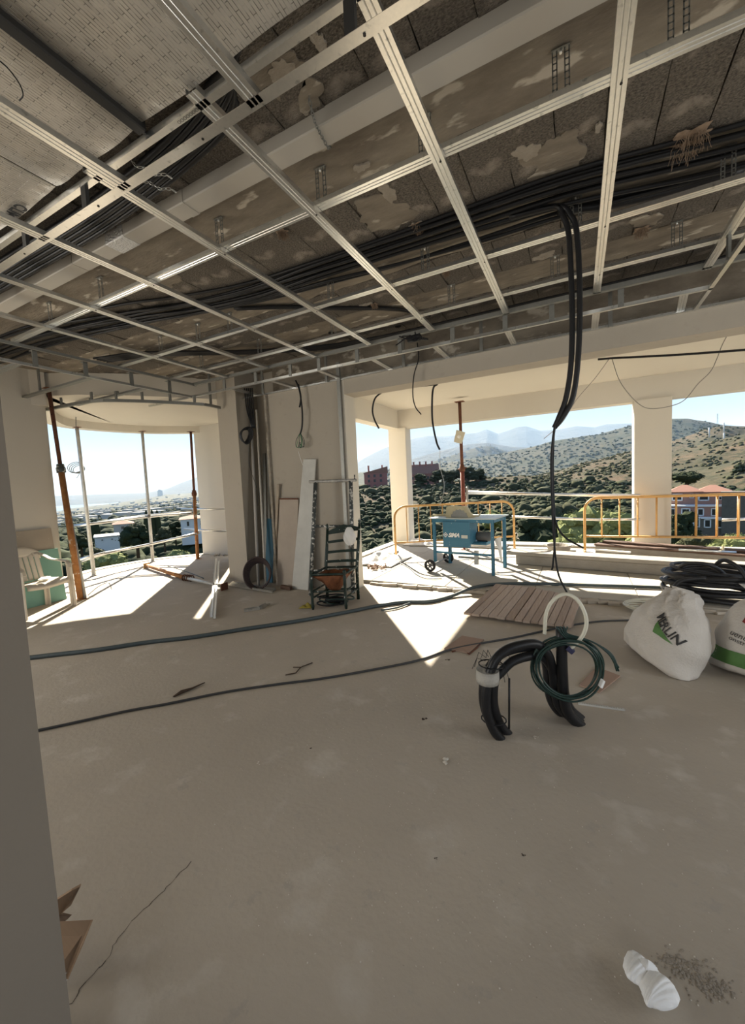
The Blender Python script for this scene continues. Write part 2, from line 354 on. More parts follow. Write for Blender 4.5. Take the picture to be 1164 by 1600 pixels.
def patch(px, py, rx, ry, t=.012, m=RIB, z=ZC-.0155):
    p = az_(px, py, z); n = 44; b = MB(); h1, h2, h3 = (random.uniform(0, 6) for _ in range(3)); pts = []
    for k in range(n):
        a = 2*PI*k/n; q = .9+.16*math.sin(2*a+h1)+.13*math.sin(3*a+h2)+.10*math.sin(7*a+h3)+random.uniform(-.07,.07); pts.append((p.x+rx*q*math.cos(a), p.y+ry*q*math.sin(a)))
    b.poly(pts, z, z+t); b.build('mortar_patch', m, ceil)
MORT = mat('pale_mortar_smear', (.40,.36,.30), .9, var=.6, vscale=14, col2=(.27,.23,.18), bump=.6, bscale=40)
for px, py, rx, ry in ((430,115,.18,.10),(470,150,.10,.10),(868,250,.16,.24),(600,335,.22,.18),(250,440,.20,.15),(520,470,.26,.08),(230,500,.3,.1),(1010,345,.10,.10),(480,545,.22,.12),(300,560,.4,.12)): patch(px, py, rx, ry)
for px, py, rx, ry in ((823,238,.07,.07),(440,110,.06,.05),(605,300,.05,.10),(565,262,.05,.03),(935,200,.02,.03),(700,465,.1,.04),(650,355,.06,.05),(850,400,.10,.05),(1000,440,.2,.03),(260,430,.08,.03),(570,477,.08,.03),(690,505,.12,.04),(360,540,.18,.04),(470,515,.12,.03),(500,70,.03,.05),(640,475,.05,.05),(150,560,.3,.05)): patch(px, py, rx, ry, .010, MORT, ZC-.0185)

# ================================================================ duct board, flat white duct, steel ceiling frame
def foil_mat():
    m = bpy.data.materials.new('quilted_foil_facing'); m.use_nodes = True; t = m.node_tree; b = t.nodes['Principled BSDF']
    tc = t.nodes.new('ShaderNodeTexCoord'); mp = t.nodes.new('ShaderNodeMapping'); mp.inputs['Rotation'].default_value = (0,0,PI/2); t.links.new(tc.outputs['Object'], mp.inputs[0])
    br = t.nodes.new('ShaderNodeTexBrick'); br.inputs['Scale'].default_value = 1.0; br.inputs['Brick Width'].default_value = .075; br.inputs['Row Height'].default_value = .0145; br.inputs['Mortar Size'].default_value = .0017; br.inputs['Mortar Smooth'].default_value = .6
    br.inputs['Color1'].default_value = (.54,.505,.445,1); br.inputs['Color2'].default_value = (.49,.455,.40,1); br.inputs['Mortar'].default_value = (.17,.155,.13,1); t.links.new(mp.outputs[0], br.inputs[0])
    nn = t.nodes.new('ShaderNodeTexNoise'); nn.inputs['Scale'].default_value = 24; t.links.new(tc.outputs['Object'], nn.inputs[0]); mr_ = t.nodes.new('ShaderNodeMapRange'); mr_.inputs['From Min'].default_value = .40; mr_.inputs['From Max'].default_value = .56; t.links.new(nn.outputs[0], mr_.inputs['Value']); mx_ = t.nodes.new('ShaderNodeMix'); mx_.data_type = 'RGBA'; mx_.inputs['A'].default_value = (.52,.485,.43,1); t.links.new(br.outputs[0], mx_.inputs['B']); t.links.new(mr_.outputs[0], mx_.inputs['Factor']); t.links.new(mx_.outputs['Result'], b.inputs['Base Color']); b.inputs['Metallic'].default_value = .35; b.inputs['Roughness'].default_value = .42
    n = t.nodes.new('ShaderNodeTexNoise'); n.inputs['Scale'].default_value = 9; t.links.new(tc.outputs['Object'], n.inputs[0])
    ad = t.nodes.new('ShaderNodeMath'); ad.operation = 'MULTIPLY_ADD'; t.links.new(n.outputs[0], ad.inputs[0]); ad.inputs[1].default_value = 2.0
    iv = t.nodes.new('ShaderNodeMath'); iv.operation = 'MULTIPLY'; iv.inputs[1].default_value = -.5; t.links.new(br.outputs['Fac'], iv.inputs[0]); t.links.new(iv.outputs[0], ad.inputs[2])
    bp = t.nodes.new('ShaderNodeBump'); bp.inputs['Strength'].default_value = .8; bp.inputs['Distance'].default_value = .006; t.links.new(ad.outputs[0], bp.inputs['Height']); t.links.new(bp.outputs[0], b.inputs['Normal'])
    return m
FOIL = foil_mat(); DARKST = mat('dark_steel', (.05,.05,.05), .5, .6)
ZD = 3.12
duct = thing('air_duct', (-1.5,0,ZD), 'large insulated foil-faced air duct under the slab at upper left', 'duct')
sx = [-6.0,-4.6,-3.35,-2.42,-1.70,-.62,.5,1.9]
for i in range(len(sx)-1):
    m = MB(); x0, x1 = sx[i]+.004, sx[i+1]-.004
    def fn(u, v, x0=x0, x1=x1):
        e = min(u, 1-u)*(x1-x0); sag = .012*(1-math.exp(-e/.05)) + .006*math.sin(u*9+v*7+x0*5)*min(1, e*8)
        return (x0+(x1-x0)*u, -1.2+2.42*v, ZD-sag+.012)
    m.grid(14, 24, fn); m.box((x0,-1.2,ZD+.014), (x1,1.22,ZD+.17)); m.build('duct_panel', FOIL, duct)
m = MB(); m.bar((-1.70,-1.2,ZD-.012),(-1.70,1.225,ZD-.012),.05,.03,bev=.005); m.bar((-1.70,1.225,ZD-.02),(-1.70,1.225,ZC),.03,.012); m.build('support_bar', DARKST, duct)
for x_, w_ in ((-.62,.02),(-3.35,.03)): m = MB(); m.bar((x_,-1.2,ZD-.008),(x_,1.225,ZD-.008),w_,.016); m.build('seam_strip', FOIL, duct)
vs, fs = text_mesh('CLIM', .075, spacing=1.0, bold=.003)
c = az_(30,330,ZD-.02); m = MB(); m.add([(c.x-x+.06, c.y+y-.03, ZD-.0135) for x, y, z in vs], [f for f in fs]); lt = m.build('lettering', mat('black_print',(.03,.03,.03),.7), duct, fix=False); lt['label'] = 'black printed letters CLIM'
m = MB(); q = [az_(*p, ZD-.03) for p in ((0,95),(14,108),(30,130),(36,148),(30,157))]; m.tube(spline(q,5), .0025, 5); tag(m.build('loose_wire', BLACKR), 'thin black wire loop hanging under the foil-faced duct', 'wire')

TX = az_(188,380,3.243).x
wd = thing('flat_duct', (-2,1.8,3.25), 'long flat white plastic duct running under the raw slab', 'duct')
ends = [-6.6,-5.05,-3.35,-2.13,.55,2.3]; 
for i in range(len(ends)-1):
    m = MB(); m.bar((ends[i]+.003,1.805,3.285), (ends[i+1]-.003,1.805,3.285), .122, .082, bev=.006); m.build('duct_length', WHITEP, wd)
m = MB(); m.bar((TX-.10,1.805,3.285),(TX+.10,1.805,3.285),.127,.087,bev=.006); tp = m.build('tape_band', mat('silver_tape',(.75,.74,.72),.3,.6,bump=.8,bscale=70), wd); tp['label'] = 'crinkled silver tape band round the white duct'
for xe in (-5.05,-2.13,.55):
    m = MB(); m.bar((xe-.03,1.805,3.285),(xe+.03,1.805,3.285),.128,.088,bev=.006); m.build('coupling', WHITEP, wd)
# chain slung round the white duct
ch = thing('hanging_chain', (-1.1,1.75,3.2), 'steel link chain slung under the flat white duct', 'chain')
path = spline([(-1.10,1.66,ZC-.01),(-1.105,1.70,3.26),(-1.11,1.74,3.236),(-1.12,1.80,3.236),(-1.13,1.87,3.24),(-1.135,1.90,3.30)], 4)
m = MB()
for i in range(len(path)-1):
    a, c2 = path[i], path[i+1]; d = (c2-a).normalized(); sd = d.orthogonal().normalized() if i % 2 else d.cross(d.orthogonal()).normalized()
    mid = (a+c2)/2; L = (c2-a).length*.62
    m.tube([mid+d*(L*math.cos(t))+sd*(.007*math.sin(t)) for t in [2*PI*k/10 for k in range(10)]], .0022, 5, closed=True)
m.build('chain_links', GALVD, ch)
for px, py, dx in ((216,278,.0),(225,300,.03)):
    c = az_(px, py, 3.16); m = MB(); path = [Vector((c.x-.03,c.y-.02,ZC)), Vector((c.x-.025,c.y-.02,ZC-.03)), Vector((c.x-.022,c.y-.018,ZC-.06)), Vector((c.x-.02,c.y-.016,ZC-.09))]+[c+Vector((i*.022, .012*i+.006*math.sin(i), .055-.009*i+.01*math.sin(i*1.3))) for i in range(8)]
    for i in range(len(path)-1):
        a, c2 = path[i], path[i+1]; d = (c2-a).normalized(); sd = Vector((0,0,1)) if i % 2 else d.cross(Vector((0,0,1))); mid = (a+c2)/2
        m.tube([mid+d*(.015*math.cos(t))+sd*(.007*math.sin(t)) for t in [2*PI*k/10 for k in range(10)]], .0022, 5, closed=True)
    tag(m.build('chain_piece', GALV), 'short bright chain above the printed track, '+('upper of two' if dx == 0 else 'lower of two'), 'chain', 'short chains near the printed track')

SEC = [(-.024,.026),(-.03,.026),(-.03,0),(-.013,0),(-.010,.004),(-.007,0),(.007,0),(.010,.004),(.013,0),(.03,0),(.03,.026),(.024,.026)]
UTR = [(-.015,.03),(-.015,0),(.015,0),(.015,.03)]
LAN = [(-.0225,.03),(-.0225,0),(.0225,0)]
SCREW = mat('screw_head', (.03,.03,.03), .4, .6)
def prof(name, p, q, label, sec=SEC, m=GALV, group=None, cat='ceiling profile', screws=()):
    a, c = Vector(p), Vector(q); r = thing(name, tuple((a+c)/2), label, cat, group)
    mb = MB(); mb.profile(sec, p, q); mb.build('steel_section', m, r)
    if screws:
        for k in screws:
            pt = a.lerp(c, k); s = MB(); s.lathe([(.0055,-.003),(.0055,0)], tuple(pt+Vector((.008,.004,0))), n=8); s.build('screw', SCREW, r)
    return r
ZU, ZL = 3.08, 2.93
ordn = ['first','second','third','fourth','fifth','sixth','seventh','eighth']
# upper tray: bars that run away toward the terrace
for i, x in enumerate((.164,-.60,-1.35,-2.10,-2.86,-3.64,-4.38)):
    y0 = -.25 if x > -1 else 1.20
    lab = ['steel bar standing almost upright in view, crossing the ceiling right of centre','steel bar crossing the ceiling just right of the white duct chain','steel bar leading to the coiled junction of wires at the far track','steel bar passing the silver taped joint of the white duct','steel bar fourth from the hanging cable pair on the upper frame','steel bar sixth from the right on the upper frame','leftmost steel bar of the upper frame'][i]
    prof('ceiling_bar', (x,y0,ZU), (x,4.17,ZU), lab, SEC, GALV, None, 'ceiling profile', [(y-y0)/(4.17-y0) for y in (2.04,3.1,3.8)])
for i, x in enumerate((-1.05,-1.86,-2.60)):
    prof('ceiling_bar', (x,-.9,ZL), (x,1.24,ZL), ['wide steel bar below the foil-faced duct nearest the top edge','steel bar below the foil-faced duct, in the middle of three','steel bar below the foil-faced duct beside the black print'][i], SEC, GALV)
prof('edge_track', (-6.8,1.232,ZL), (2.2,1.232,ZL), 'long steel edge track crossing the whole frame below the printed track', LAN, GALV, None, 'ceiling profile', [(x+6.8)/9 for x in (-4.38,-3.64,-2.86,-2.10,-1.35,-.6)])
p0 = prof('printed_track', (-6.8,1.258,ZU), (2.2,1.258,ZU), 'steel track with black print beside the foil-faced duct', UTR, GALV)
vs, fs = text_mesh('OOOOOOOO', .022); c = az_(300,180,ZU)
m = MB(); m.add([(c.x+x-.08, 1.258-y*0.9+.008, ZU-.0015) for x, y, z in vs], fs); m.build('print', SCREW, p0, fix=False)
for nm, y, lab in (('cross_bar',2.04,'cross bar nearest the white duct, above the long bars'),('cross_bar',3.10,'cross bar just beyond the thick bundle of black conduits'),('cross_bar',3.80,'cross bar next to the far tray edge')):
    prof(nm, (-5.1,y,ZU+.028), (2.3,y,ZU+.028), lab, SEC, GALV)
prof('tray_track', (-5.1,4.17,ZU), (2.3,4.17,ZU), 'upper edge track of the far ceiling step', [(-.02,.04),(-.02,0),(.02,0),(.02,.04)], GALVD)
prof('tray_track', (-6.25,4.22,ZL), (.98,4.22,ZL), 'lower edge track of the far ceiling step', UTR, GALV)
prof('wall_track', (-4.95,4.683,2.90), (2.3,4.683,2.94), 'thin steel track fixed along the beam and front wall', [(-.015,.03),(-.015,0),(.015,0)], GALV)
prof('tray_track', (-5.12,1.26,ZU), (-5.08,4.2,ZU), 'upper edge track of the left ceiling step', UTR, GALVD)
prof('tray_track', (-5.24,1.24,ZL), (-5.22,4.25,ZL), 'lower edge track of the left ceiling step', UTR, GALV)
prof('tray_track', (.93,1.26,ZU), (.93,4.2,ZU), 'upper edge track of the right ceiling step', SEC, GALV)
prof('tray_track', (.965,1.0,ZL), (.965,4.70,ZL), 'lower edge track of the right ceiling step reaching the beam', UTR, GALV)
for x in (.164,-.60,-1.35,-2.10,-2.86,-3.64,-4.38):
    prof('short_bar', (x,4.23,ZL), (x,4.70,ZL), 'short steel bar bridging the far step track and the wall track, '+ORD[round((x-.164)/-.76)]+' from the right', SEC, GALV, 'short bars along the far ceiling step')
prof('short_bar', (.80,4.23,ZL+.02), (.86,4.70,ZL+.02), 'short steel bar beside the lower track of the right step', SEC, GALV)
for i, y in enumerate((2.12,2.82,3.50)):
    prof('bay_bar', (-6.98,y,ZL), (-5.24,y,ZL), ['steel bar over the bay nearest the camera','steel bar over the bay above the plastic chair','steel bar over the bay ending at the curved edge'][i], SEC, GALVD)
# curved edge in front of the bay
cur = spline([(-7.0,3.1,2.80),(-6.0,3.2,2.80),(-5.62,3.48,2.80),(-5.30,3.9,2.80),(-5.06,4.3,2.80),(-5.08,4.62,2.80)], 3)
ct = thing('curved_track', (-5.8,3.4,2.8), 'curved steel edge track hung in front of the bay lintel', 'ceiling profile')
m = MB()
for a, c in zip(cur[:-1], cur[1:]): m.profile([(-.02,.04),(-.02,0),(.02,0),(.02,.04)], a, c)
m.build('steel_section', GALVD, ct)
def stub(x, y, z0, z1, label, group, w=.034, m=GALVD, flag=False, rz=0):
    a = Vector((x,y,z0)); b_ = MB(); u = Vector((math.cos(rz), math.sin(rz), 0))
    b_.profile([(-w/2,.018),(-w/2,0),(w/2,0),(w/2,.018)], (x,y,z0), (x,y,z1), up=(-math.sin(rz), math.cos(rz), 0))
    if flag: b_.bar((x-.09,y,z1),(x+.09,y,z1),.03,.006)
    return tag(b_.build('hanger_stud', m), label, 'stud', group)
for i, x in enumerate((.35,-.2,-.62,-1.15,-1.75,-2.3,-2.85,-3.3,-3.9,-4.5)): stub(x, 4.2, ZL+.005, ZU+.02, 'short steel stud in the far ceiling step, '+ORD[i]+' from the right', 'studs of the far ceiling step', .045)
for i, x in enumerate((.30,-.95,-1.9,-3.05,-4.2)): stub(x, 4.66, ZL-.01, ZC, 'short steel stud rising from the wall track to the slab, '+ORD[i]+' from the right', 'studs behind the wall track', .036)
for i, y in enumerate((1.7,2.25,2.75,3.3,3.85)): stub(-5.20, y, ZL+.005, ZU+.03, 'flagged steel stud in the left ceiling step, '+ORD[i]+' from the near end', 'studs of the left ceiling step', .045, flag=True, rz=PI/2)
for i, y in enumerate((2.05,2.9,3.7)): stub(.95, y, ZL+.005, ZU+.02, 'short steel stud in the right ceiling step, '+ORD[i]+' from the near end', 'studs of the right ceiling step', .045, rz=PI/2)
for i, k in enumerate((1,3,5,7,9,11,13)):
    p = cur[k]; stub(p.x, p.y, p.z+.005, ZL+.02 if k < 12 else ZC-.02, 'short steel stud rising from the curved edge track, '+ORD[i]+' from the left', 'studs of the curved edge', .04)
for i, (x, y) in enumerate(((-6.5,2.1),(-6.5,2.82),(-5.9,3.5),(-6.6,3.5))): stub(x, y, ZL+.005, ZC if i < 2 else 3.0, ['steel stud hanging the nearest bay bar','steel stud hanging the bay bar above the plastic chair','steel stud on the last bay bar, right of two','steel stud on the last bay bar, left of two'][i], 'studs above the bay bars', .04)
for px in (128,36,545): 
    p = ay_(px, {128:300,36:375,545:45}[px], 1.24); stub(p.x, 1.245, ZL+.005, ZU+.02, {128:'dark stud between printed track and edge track, middle of three',36:'dark stud between printed track and edge track, leftmost',545:'dark stud between printed track and edge track, near the top edge'}[px], None, .04, DARKST)
# perforated strap hangers
def hanger(x, y, z0, label, group):
    r = thing('strap_hanger', (x,y,z0), label, 'hanger', group)
    for s in (-1, 1):
        m = MB(); n = 7; h = ZC-.01-z0; w = .022
        for k in range(n):                                            # ladder of slots: two rails and rungs
            za, zb = z0+h*k/n, z0+h*(k+1)/n
            m.bar((x+s*.024, y, za),(x+s*.024, y, za+.006), w, .002, up=(0,1,0))
        for e in (-1, 1): m.bar((x+s*.024+e*w*.38, y, z0),(x+s*.024+e*w*.38, y, ZC-.01), w*.25, .002, up=(0,1,0))
        m.build('perforated_strap', GALVD, r)
    m = MB(); m.bar((x-.036,y,ZC-.012),(x+.036,y,ZC-.012),.022,.003); m.build('foot_plate', GALVD, r); m = MB(); m.tube([(x,y,ZC-.03),(x,y,ZC-.005)],.006,6); m.build('anchor_bolt', GALV, r)
for i, (px, py) in enumerate(((1065,55),(876,137),(660,240),(490,308),(350,395),(122,460),(50,500))):
    p = az_(px, py, ZU+.03); hanger(p.x, 2.04, ZU+.055, 'perforated strap hanger on the cross bar nearest the white duct, '+ORD[i]+' from the right', 'strap hangers of the first cross bar')
for i, (px, py) in enumerate(((1140,283),(900,350),(664,428),(515,472),(345,515),(285,527),(205,540))):
    p = az_(px, py, ZU+.03); hanger(p.x, 3.10, ZU+.055, 'perforated strap hanger on the cross bar beyond the conduits, '+ORD[i]+' from the right', 'strap hangers of the second cross bar')
for i, (px, py) in enumerate(((1045,420),(870,460),(717,495),(545,540),(390,550),(320,580))):
    p = az_(px, py, ZU+.03); hanger(p.x, 3.80, ZU+.055, 'perforated strap hanger on the cross bar next to the tray edge, '+ORD[i]+' from the right', 'strap hangers of the third cross bar')
# black conduit bundle under the slab
ref = [(-6.6,2.28),(-5.2,2.34),(-3.9,2.60),(-3.3,2.76),(-2.6,2.88),(-1.9,2.90),(-1.3,2.93),(-.6,2.95),(.0,2.98),(.8,3.12),(1.6,3.2),(2.4,3.25)]
for i in range(11):
    off = (i-5)*.037; lay = i % 2
    pts = [(x, y+off*(1.0+.25*math.sin(x*1.1+i*.9))+.012*math.sin(x*2.1+i*1.7), ZC-.035-.028*lay-(.012*math.sin(x*1.4+i) if lay else 0)) for x, y in ref]
    m = MB(); m.tube(spline(pts, 7), .0135, 7); tag(m.build('conduit', BLACKP), 'black plastic conduit of the thick ceiling bundle, '+ORD[i]+' from its near edge', 'conduit', 'black conduits of the main bundle')
for i in range(6):
    pts = [(-6.8,1.40+.035*i,3.20),(-5.2,1.42+.035*i,3.20),(-3.8,1.44+.036*i,3.22),(-2.7,1.46+.034*i,3.23),(-1.9,1.44+.03*i,3.25),(-1.45,1.38+.03*i,3.28),(-1.1-.05*i,1.28+.02*i,3.30),(-.9-.06*i,1.1,3.31)]
    m = MB(); m.tube(spline(pts, 6), .017, 7); tag(m.build('conduit', BLACKP), 'dark conduit between the foil-faced duct and the white duct, '+ORD[i]+' from the foil', 'conduit', 'dark conduits beside the white duct')
for i in range(5):
    pts = [(-5.3,2.9+.04*i,3.2),(-4.7,3.2+.04*i,3.24),(-3.6,3.9+.03*i,3.24),(-2.4,4.3+.03*i,3.22),(-.5,4.32+.03*i,3.2),(1.8,4.34+.03*i,3.2)]
    m = MB(); m.tube(spline(pts, 6), .014, 6); tag(m.build('conduit', BLACKP), 'dark conduit running above the far ceiling step, '+ORD[i]+' from its near side', 'conduit', 'dark conduits above the far step')
for i in range(2):
    pts = [(-3.0,3.0+.03*i,ZC-.04),(-2.6,3.25+.03*i,ZC-.03),(-2.2,3.55+.03*i,ZC-.03),(-1.7,3.9+.03*i,ZC-.03),(-1.4,4.25,ZC-.05)]
    m = MB(); m.tube(spline(pts, 6), .015, 7); tag(m.build('conduit', BLACKP), 'black conduit branching off the bundle toward the far step, '+('near' if i == 0 else 'far')+' one of two', 'conduit', 'branch conduits')
m = MB(); pts = [(.9,3.3,ZC-.05),(.55,3.28,ZC-.06),(.2,3.22,ZC-.06),(-.1,3.12,ZC-.05)]; m.tube(spline(pts,6),.03,8); tag(m.build('conduit', BLACKP), 'thick black sleeve beside the bundle at the right edge', 'conduit')
# dusty tufts of fibre and old fixings on the slab
FIB = mat('dusty_fibre', (.33,.25,.18), 1.0, var=.6, vscale=40, col2=(.20,.13,.08))
def tuft(px, py, r, label):
    c = az_(px, py, ZC-.02); t = thing('fibre_tuft', tuple(c), label, 'fibre tuft'); m = MB()
    def fn(u, v):
        a = 2*PI*u; b_ = PI*.5*v; rr = r*(1+.3*math.sin(a*5+v*7)+random.uniform(-.12,.12))*math.cos(b_)
        return (c.x+rr*math.cos(a), c.y+rr*.8*math.sin(a), c.z-r*.22*math.sin(b_)-random.uniform(0,.08)*r)
    m.grid(22, 7, fn); m.build('fibre_lump', FIB, t)
    m = MB()
    for k in range(130):
        a = random.uniform(0, 2*PI); q = r*random.uniform(.2,.9); p = Vector((c.x+q*math.cos(a), c.y+q*math.sin(a), c.z-r*.2)); L = r*random.uniform(.3,1.3)
        e = p+Vector((random.uniform(-1,1)*L*.4, random.uniform(-.2,1)*L*.5, -L*.8)); m.tube([p, (p+e)/2+Vector((random.uniform(-1,1),random.uniform(-1,1),0))*r*.15, e], .0014, 3, caps=False)
    o = m.build('loose_strands', FIB, t); o['kind'] = 'stuff'
for px, py, r, lab in ((1080,212,.085,'largest shaggy tuft of brown fibre stuck to the slab at upper right'),(1003,358,.05,'pale tuft of fibre between the two rightmost frame bars'),(441,362,.04,'brown fibre tuft left of the conduit bundle bend'),(652,352,.045,'fibre tuft by the bundle in mid ceiling'),(585,475,.035,'small brown tuft beyond the second cross bar'),(697,425,.03,'small tuft just past the second cross bar, near the middle')): tuft(px, py, r, lab)
HOLE = mat('dark_hole', (.008,.007,.006), 1)
for px, py in ((612,277),(735,468),(622,510),(517,520)):
    c = az_(px, py, ZC-.02); m = MB(); n = 12
    ring = [(c.x+.035*random.uniform(.8,1.2)*math.cos(2*PI*k/n), c.y+.03*random.uniform(.8,1.2)*math.sin(2*PI*k/n)) for k in range(n)]
    m.poly(ring, ZC-.0205, ZC-.0165); m.build('drill_hole', HOLE, ceil)

# ================================================================ things on the site
RUST = mat('orange_rusty_paint', (.46,.22,.07), .7, .2, var=.8, vscale=12, col2=(.22,.08,.03), bump=.3, bscale=60, spots=((.55,.50,.42), 9, .60, .66))
DKRUST = mat('brown_rust', (.19,.075,.04), .8, .2, var=.8, vscale=16, col2=(.10,.04,.025), bump=.4, bscale=60)
YELL = mat('worn_yellow_paint', (.72,.44,.16), .55, var=.7, vscale=9, col2=(.56,.30,.10), spots=((.40,.20,.09), 14, .64, .70))
PIPEW = mat('splashed_pipe', (.62,.61,.57), .5, .35, var=.8, vscale=14, col2=(.36,.36,.34))
BLUE = mat('blue_machine_paint', (.035,.145,.235), .5, var=.5, vscale=7, col2=(.05,.18,.27), spots=((.35,.42,.44), 22, .66, .72))
GREENP = mat('dark_green_chair_paint', (.010,.020,.015), .4, spec=.35, var=.5, vscale=30, col2=(.016,.03,.022), spots=((.50,.50,.46), 26, .66, .70))
SPLAT = mat('paint_splashed_steel', (.09,.10,.095), .55, .3, var=.7, vscale=18, col2=(.05,.055,.055), spots=((.62,.60,.55), 26, .55, .60))
WPLAS = mat('white_plastic_dusty', (.66,.60,.50), .5, var=.5, vscale=6, col2=(.56,.50,.41))
TEAL = mat('green_plasterboard', (.22,.42,.35), .8, var=.4, vscale=3, col2=(.19,.37,.31))
BEIGEB = mat('beige_board', (.44,.38,.30), .85, var=.5, vscale=4, col2=(.38,.32,.25), spots=((.58,.53,.46), 18, .66, .72))
PINKB = mat('beige_panel', (.53,.45,.37), .85, var=.3, vscale=2)
WBOARD = mat('white_panel', (.68,.67,.62), .75, var=.3, vscale=3)
WOODP = mat('weathered_board', (.55,.445,.37), .9, var=.9, vscale=6, col2=(.40,.30,.235), stretch=(9,.7,9), bump=.6, bscale=30, detail=9, spots=((.44,.36,.30), 12, .6, .7))
WOODS = [WOODP, mat('weathered_board_dark', (.47,.365,.295), .9, var=.9, vscale=5, col2=(.35,.26,.20), stretch=(9,.7,9), bump=.7, bscale=26), mat('weathered_board_pale', (.60,.495,.415), .9, var=.9, vscale=7, col2=(.45,.35,.28), stretch=(10,.7,9), bump=.7, bscale=34)]
CONCB = mat('grey_precast_concrete', (.36,.33,.285), .9, var=.6, vscale=6, col2=(.27,.24,.20), bump=.3, bscale=40)
BROWNW = mat('dark_brown_plank', (.13,.075,.05), .8, var=.7, vscale=8, col2=(.07,.04,.028), stretch=(1,8,8))
CARD = mat('cardboard', (.33,.22,.135), .9, var=.5, vscale=5, col2=(.27,.175,.105), stretch=(.5,30,.5))
TILEM = mat('pinkish_terracotta_tile', (.35,.24,.18), .85, var=.4, vscale=7, col2=(.29,.195,.145))
WHT = mat('bright_white_paint', (.80,.80,.78), .6)
RUB = mat('black_tyre_rubber', (.022,.022,.022), .75)
HUB = mat('grey_hub_plastic', (.10,.10,.10), .6)
SHEET = mat('white_plastic_sheet', (.74,.73,.70), .4, var=.5, vscale=12, col2=(.62,.60,.56), bump=.5, bscale=24)
def zf(px, py, z=0.0): return az_(px, py, z)
def cable(pts, r, name, m, label, cat, n=8, group=None, sides=7):
    b_ = MB(); b_.tube(spline(pts, n), r, sides); return tag(b_.build(name, m), label, cat, group)

# cables on the floor
def step_z(p, r): return (.052 if p.y > 5.15 else (.03 if p.y > 5.04 else 0))+r
def floor_path(px, r):
    out = []
    for x, y in px:
        p = zf(x, y, r); p = zf(x, y, step_z(p, r)); out.append(p)
    return out
P1 = floor_path([(38,1028),(90,1022),(150,1015),(230,1003),(300,995),(390,981),(470,969),(545,955),(590,946),(632,940),(672,939),(705,931),(738,918),(770,912.5),(820,911),(880,912.5),(940,914.5),(990,916),(1045,918)], .021)
r_ = thing('floor_conduit', tuple(P1[8]), 'thick grey green corrugated conduit snaking across the floor from left', 'conduit')
sp = spline(P1, 60); b = MB(); b.tube(sp, [.0195 if i % 2 else .0225 for i in range(len(sp))], 7); b.build('conduit_run', GREYCON, r_)
m = MB(); m.tube(spline(floor_path([(596,953),(620,949),(640,942)], .016), 6), .012, 6); m.build('cable_tail', GREYCON, r_)
cable(floor_path([(52,1142),(100,1132),(200,1110),(262,1099),(350,1081),(430,1069),(500,1060),(570,1048),(650,1032),(705,1014),(760,1003),(800,996),(850,985),(900,975),(940,970),(985,968.5),(1010,967)], .009), .009, 'floor_cable', mat('dark_grey_cable', (.05,.05,.05), .6), 'thin dark cable running across the floor nearest the camera', 'cable')
# conduits rising out of the floor
cr = thing('floor_conduits', tuple(zf(830,1140)), 'arch of black conduits rising out of the floor at right', 'conduit bundle')
A0 = zf(775,1148); B0 = zf(880,1125); ad = (B0-A0); ad.z = 0; L_ = ad.length; ud = ad.normalized(); pd = Vector((-ud.y, ud.x, 0))
def arch(s, h, off, e=1.0, r=.026):
    S = Vector((A0.x, A0.y, -.03))+pd*off[0]+ud*off[1]; yq = A0.y
    pts = [S+ud*.05, S+Vector((0,0,.09))-ud*.015, S+Vector((0,0,.22))-ud*.055, S+Vector((0,0,.36))-ud*.045, S+Vector((0,0,h*.86))+ud*.0, S+Vector((0,0,h*.965))+ud*.07, S+Vector((0,0,h))+ud*.17, S+Vector((0,0,h-.01))+ud*(.27*e), S+Vector((0,0,h-.08))+ud*(.34*e), S+Vector((0,0,h-.20))+ud*(.385*e)+pd*off[2], S+Vector((0,0,.22))+ud*(.40*e)+pd*off[2], S+Vector((0,0,.12))+ud*(.43*e)+pd*off[2], S+Vector((0,0,.02))+ud*(.53*e)+pd*off[2], S+Vector((0,0,-.02))+ud*(.57*e)+pd*off[2]]
    b_ = MB(); b_.tube(spline(pts, 6), r, 12); return b_.build('conduit', BLACKP, cr)
SC_ = L_/.44
arch(0,.56,(-.03,-.02,.02), SC_); arch(0,.51,(.035,.0,.03), SC_); arch(0,.47,(.0,.045,-.03), SC_*.92)
m = MB(); base = Vector((A0.x, A0.y, 0)); b1 = base+ud*(.395*SC_)
for q, (dx, dy) in enumerate(((.0,-.055),(.05,.0),(-.02,.05))):
    m = MB(); top = [.60,.40,.36][q]; c = b1+ud*dx+pd*dy
    m.tube(spline([c+ud*.14+Vector((0,0,-.03)), c+ud*.05+Vector((0,0,.06)), c+ud*.01+Vector((0,0,.16)), c+Vector((0,0,.28)), c-ud*.005+Vector((0,0,top))], 6), .028 if q else .031, 12)
    m.build('conduit', BLACKP, cr)
    if q == 0:
        m = MB(); m.lathe([(.031,0),(.031,.004),(.024,.004),(.024,-.05)], tuple(c-ud*.005+Vector((0,0,top))), n=16, caps=False); m.build('open_end', BLACKP, cr)
tape = mat('grey_tape', (.36,.34,.30), .6, bump=.4, bscale=40)
m = MB(); m.lathe([(.063,.0),(.066,.03),(.064,.075)], tuple(base-ud*.045+Vector((0,0,.33))), axis=(.02,0,1), n=16); o = m.build('tape_wrap', tape, cr); o['label'] = 'grey tape round the left leg'
for z_, s_ in ((.10,.012),(.43,.02)): m = MB(); m.tube([base-ud*s_+Vector((.07*math.cos(a), .06*math.sin(a), z_)) for a in [2*PI*k/14 for k in range(14)]], .004, 5, closed=True); m.build('tie_wire', BLACKR, cr)
m = MB()
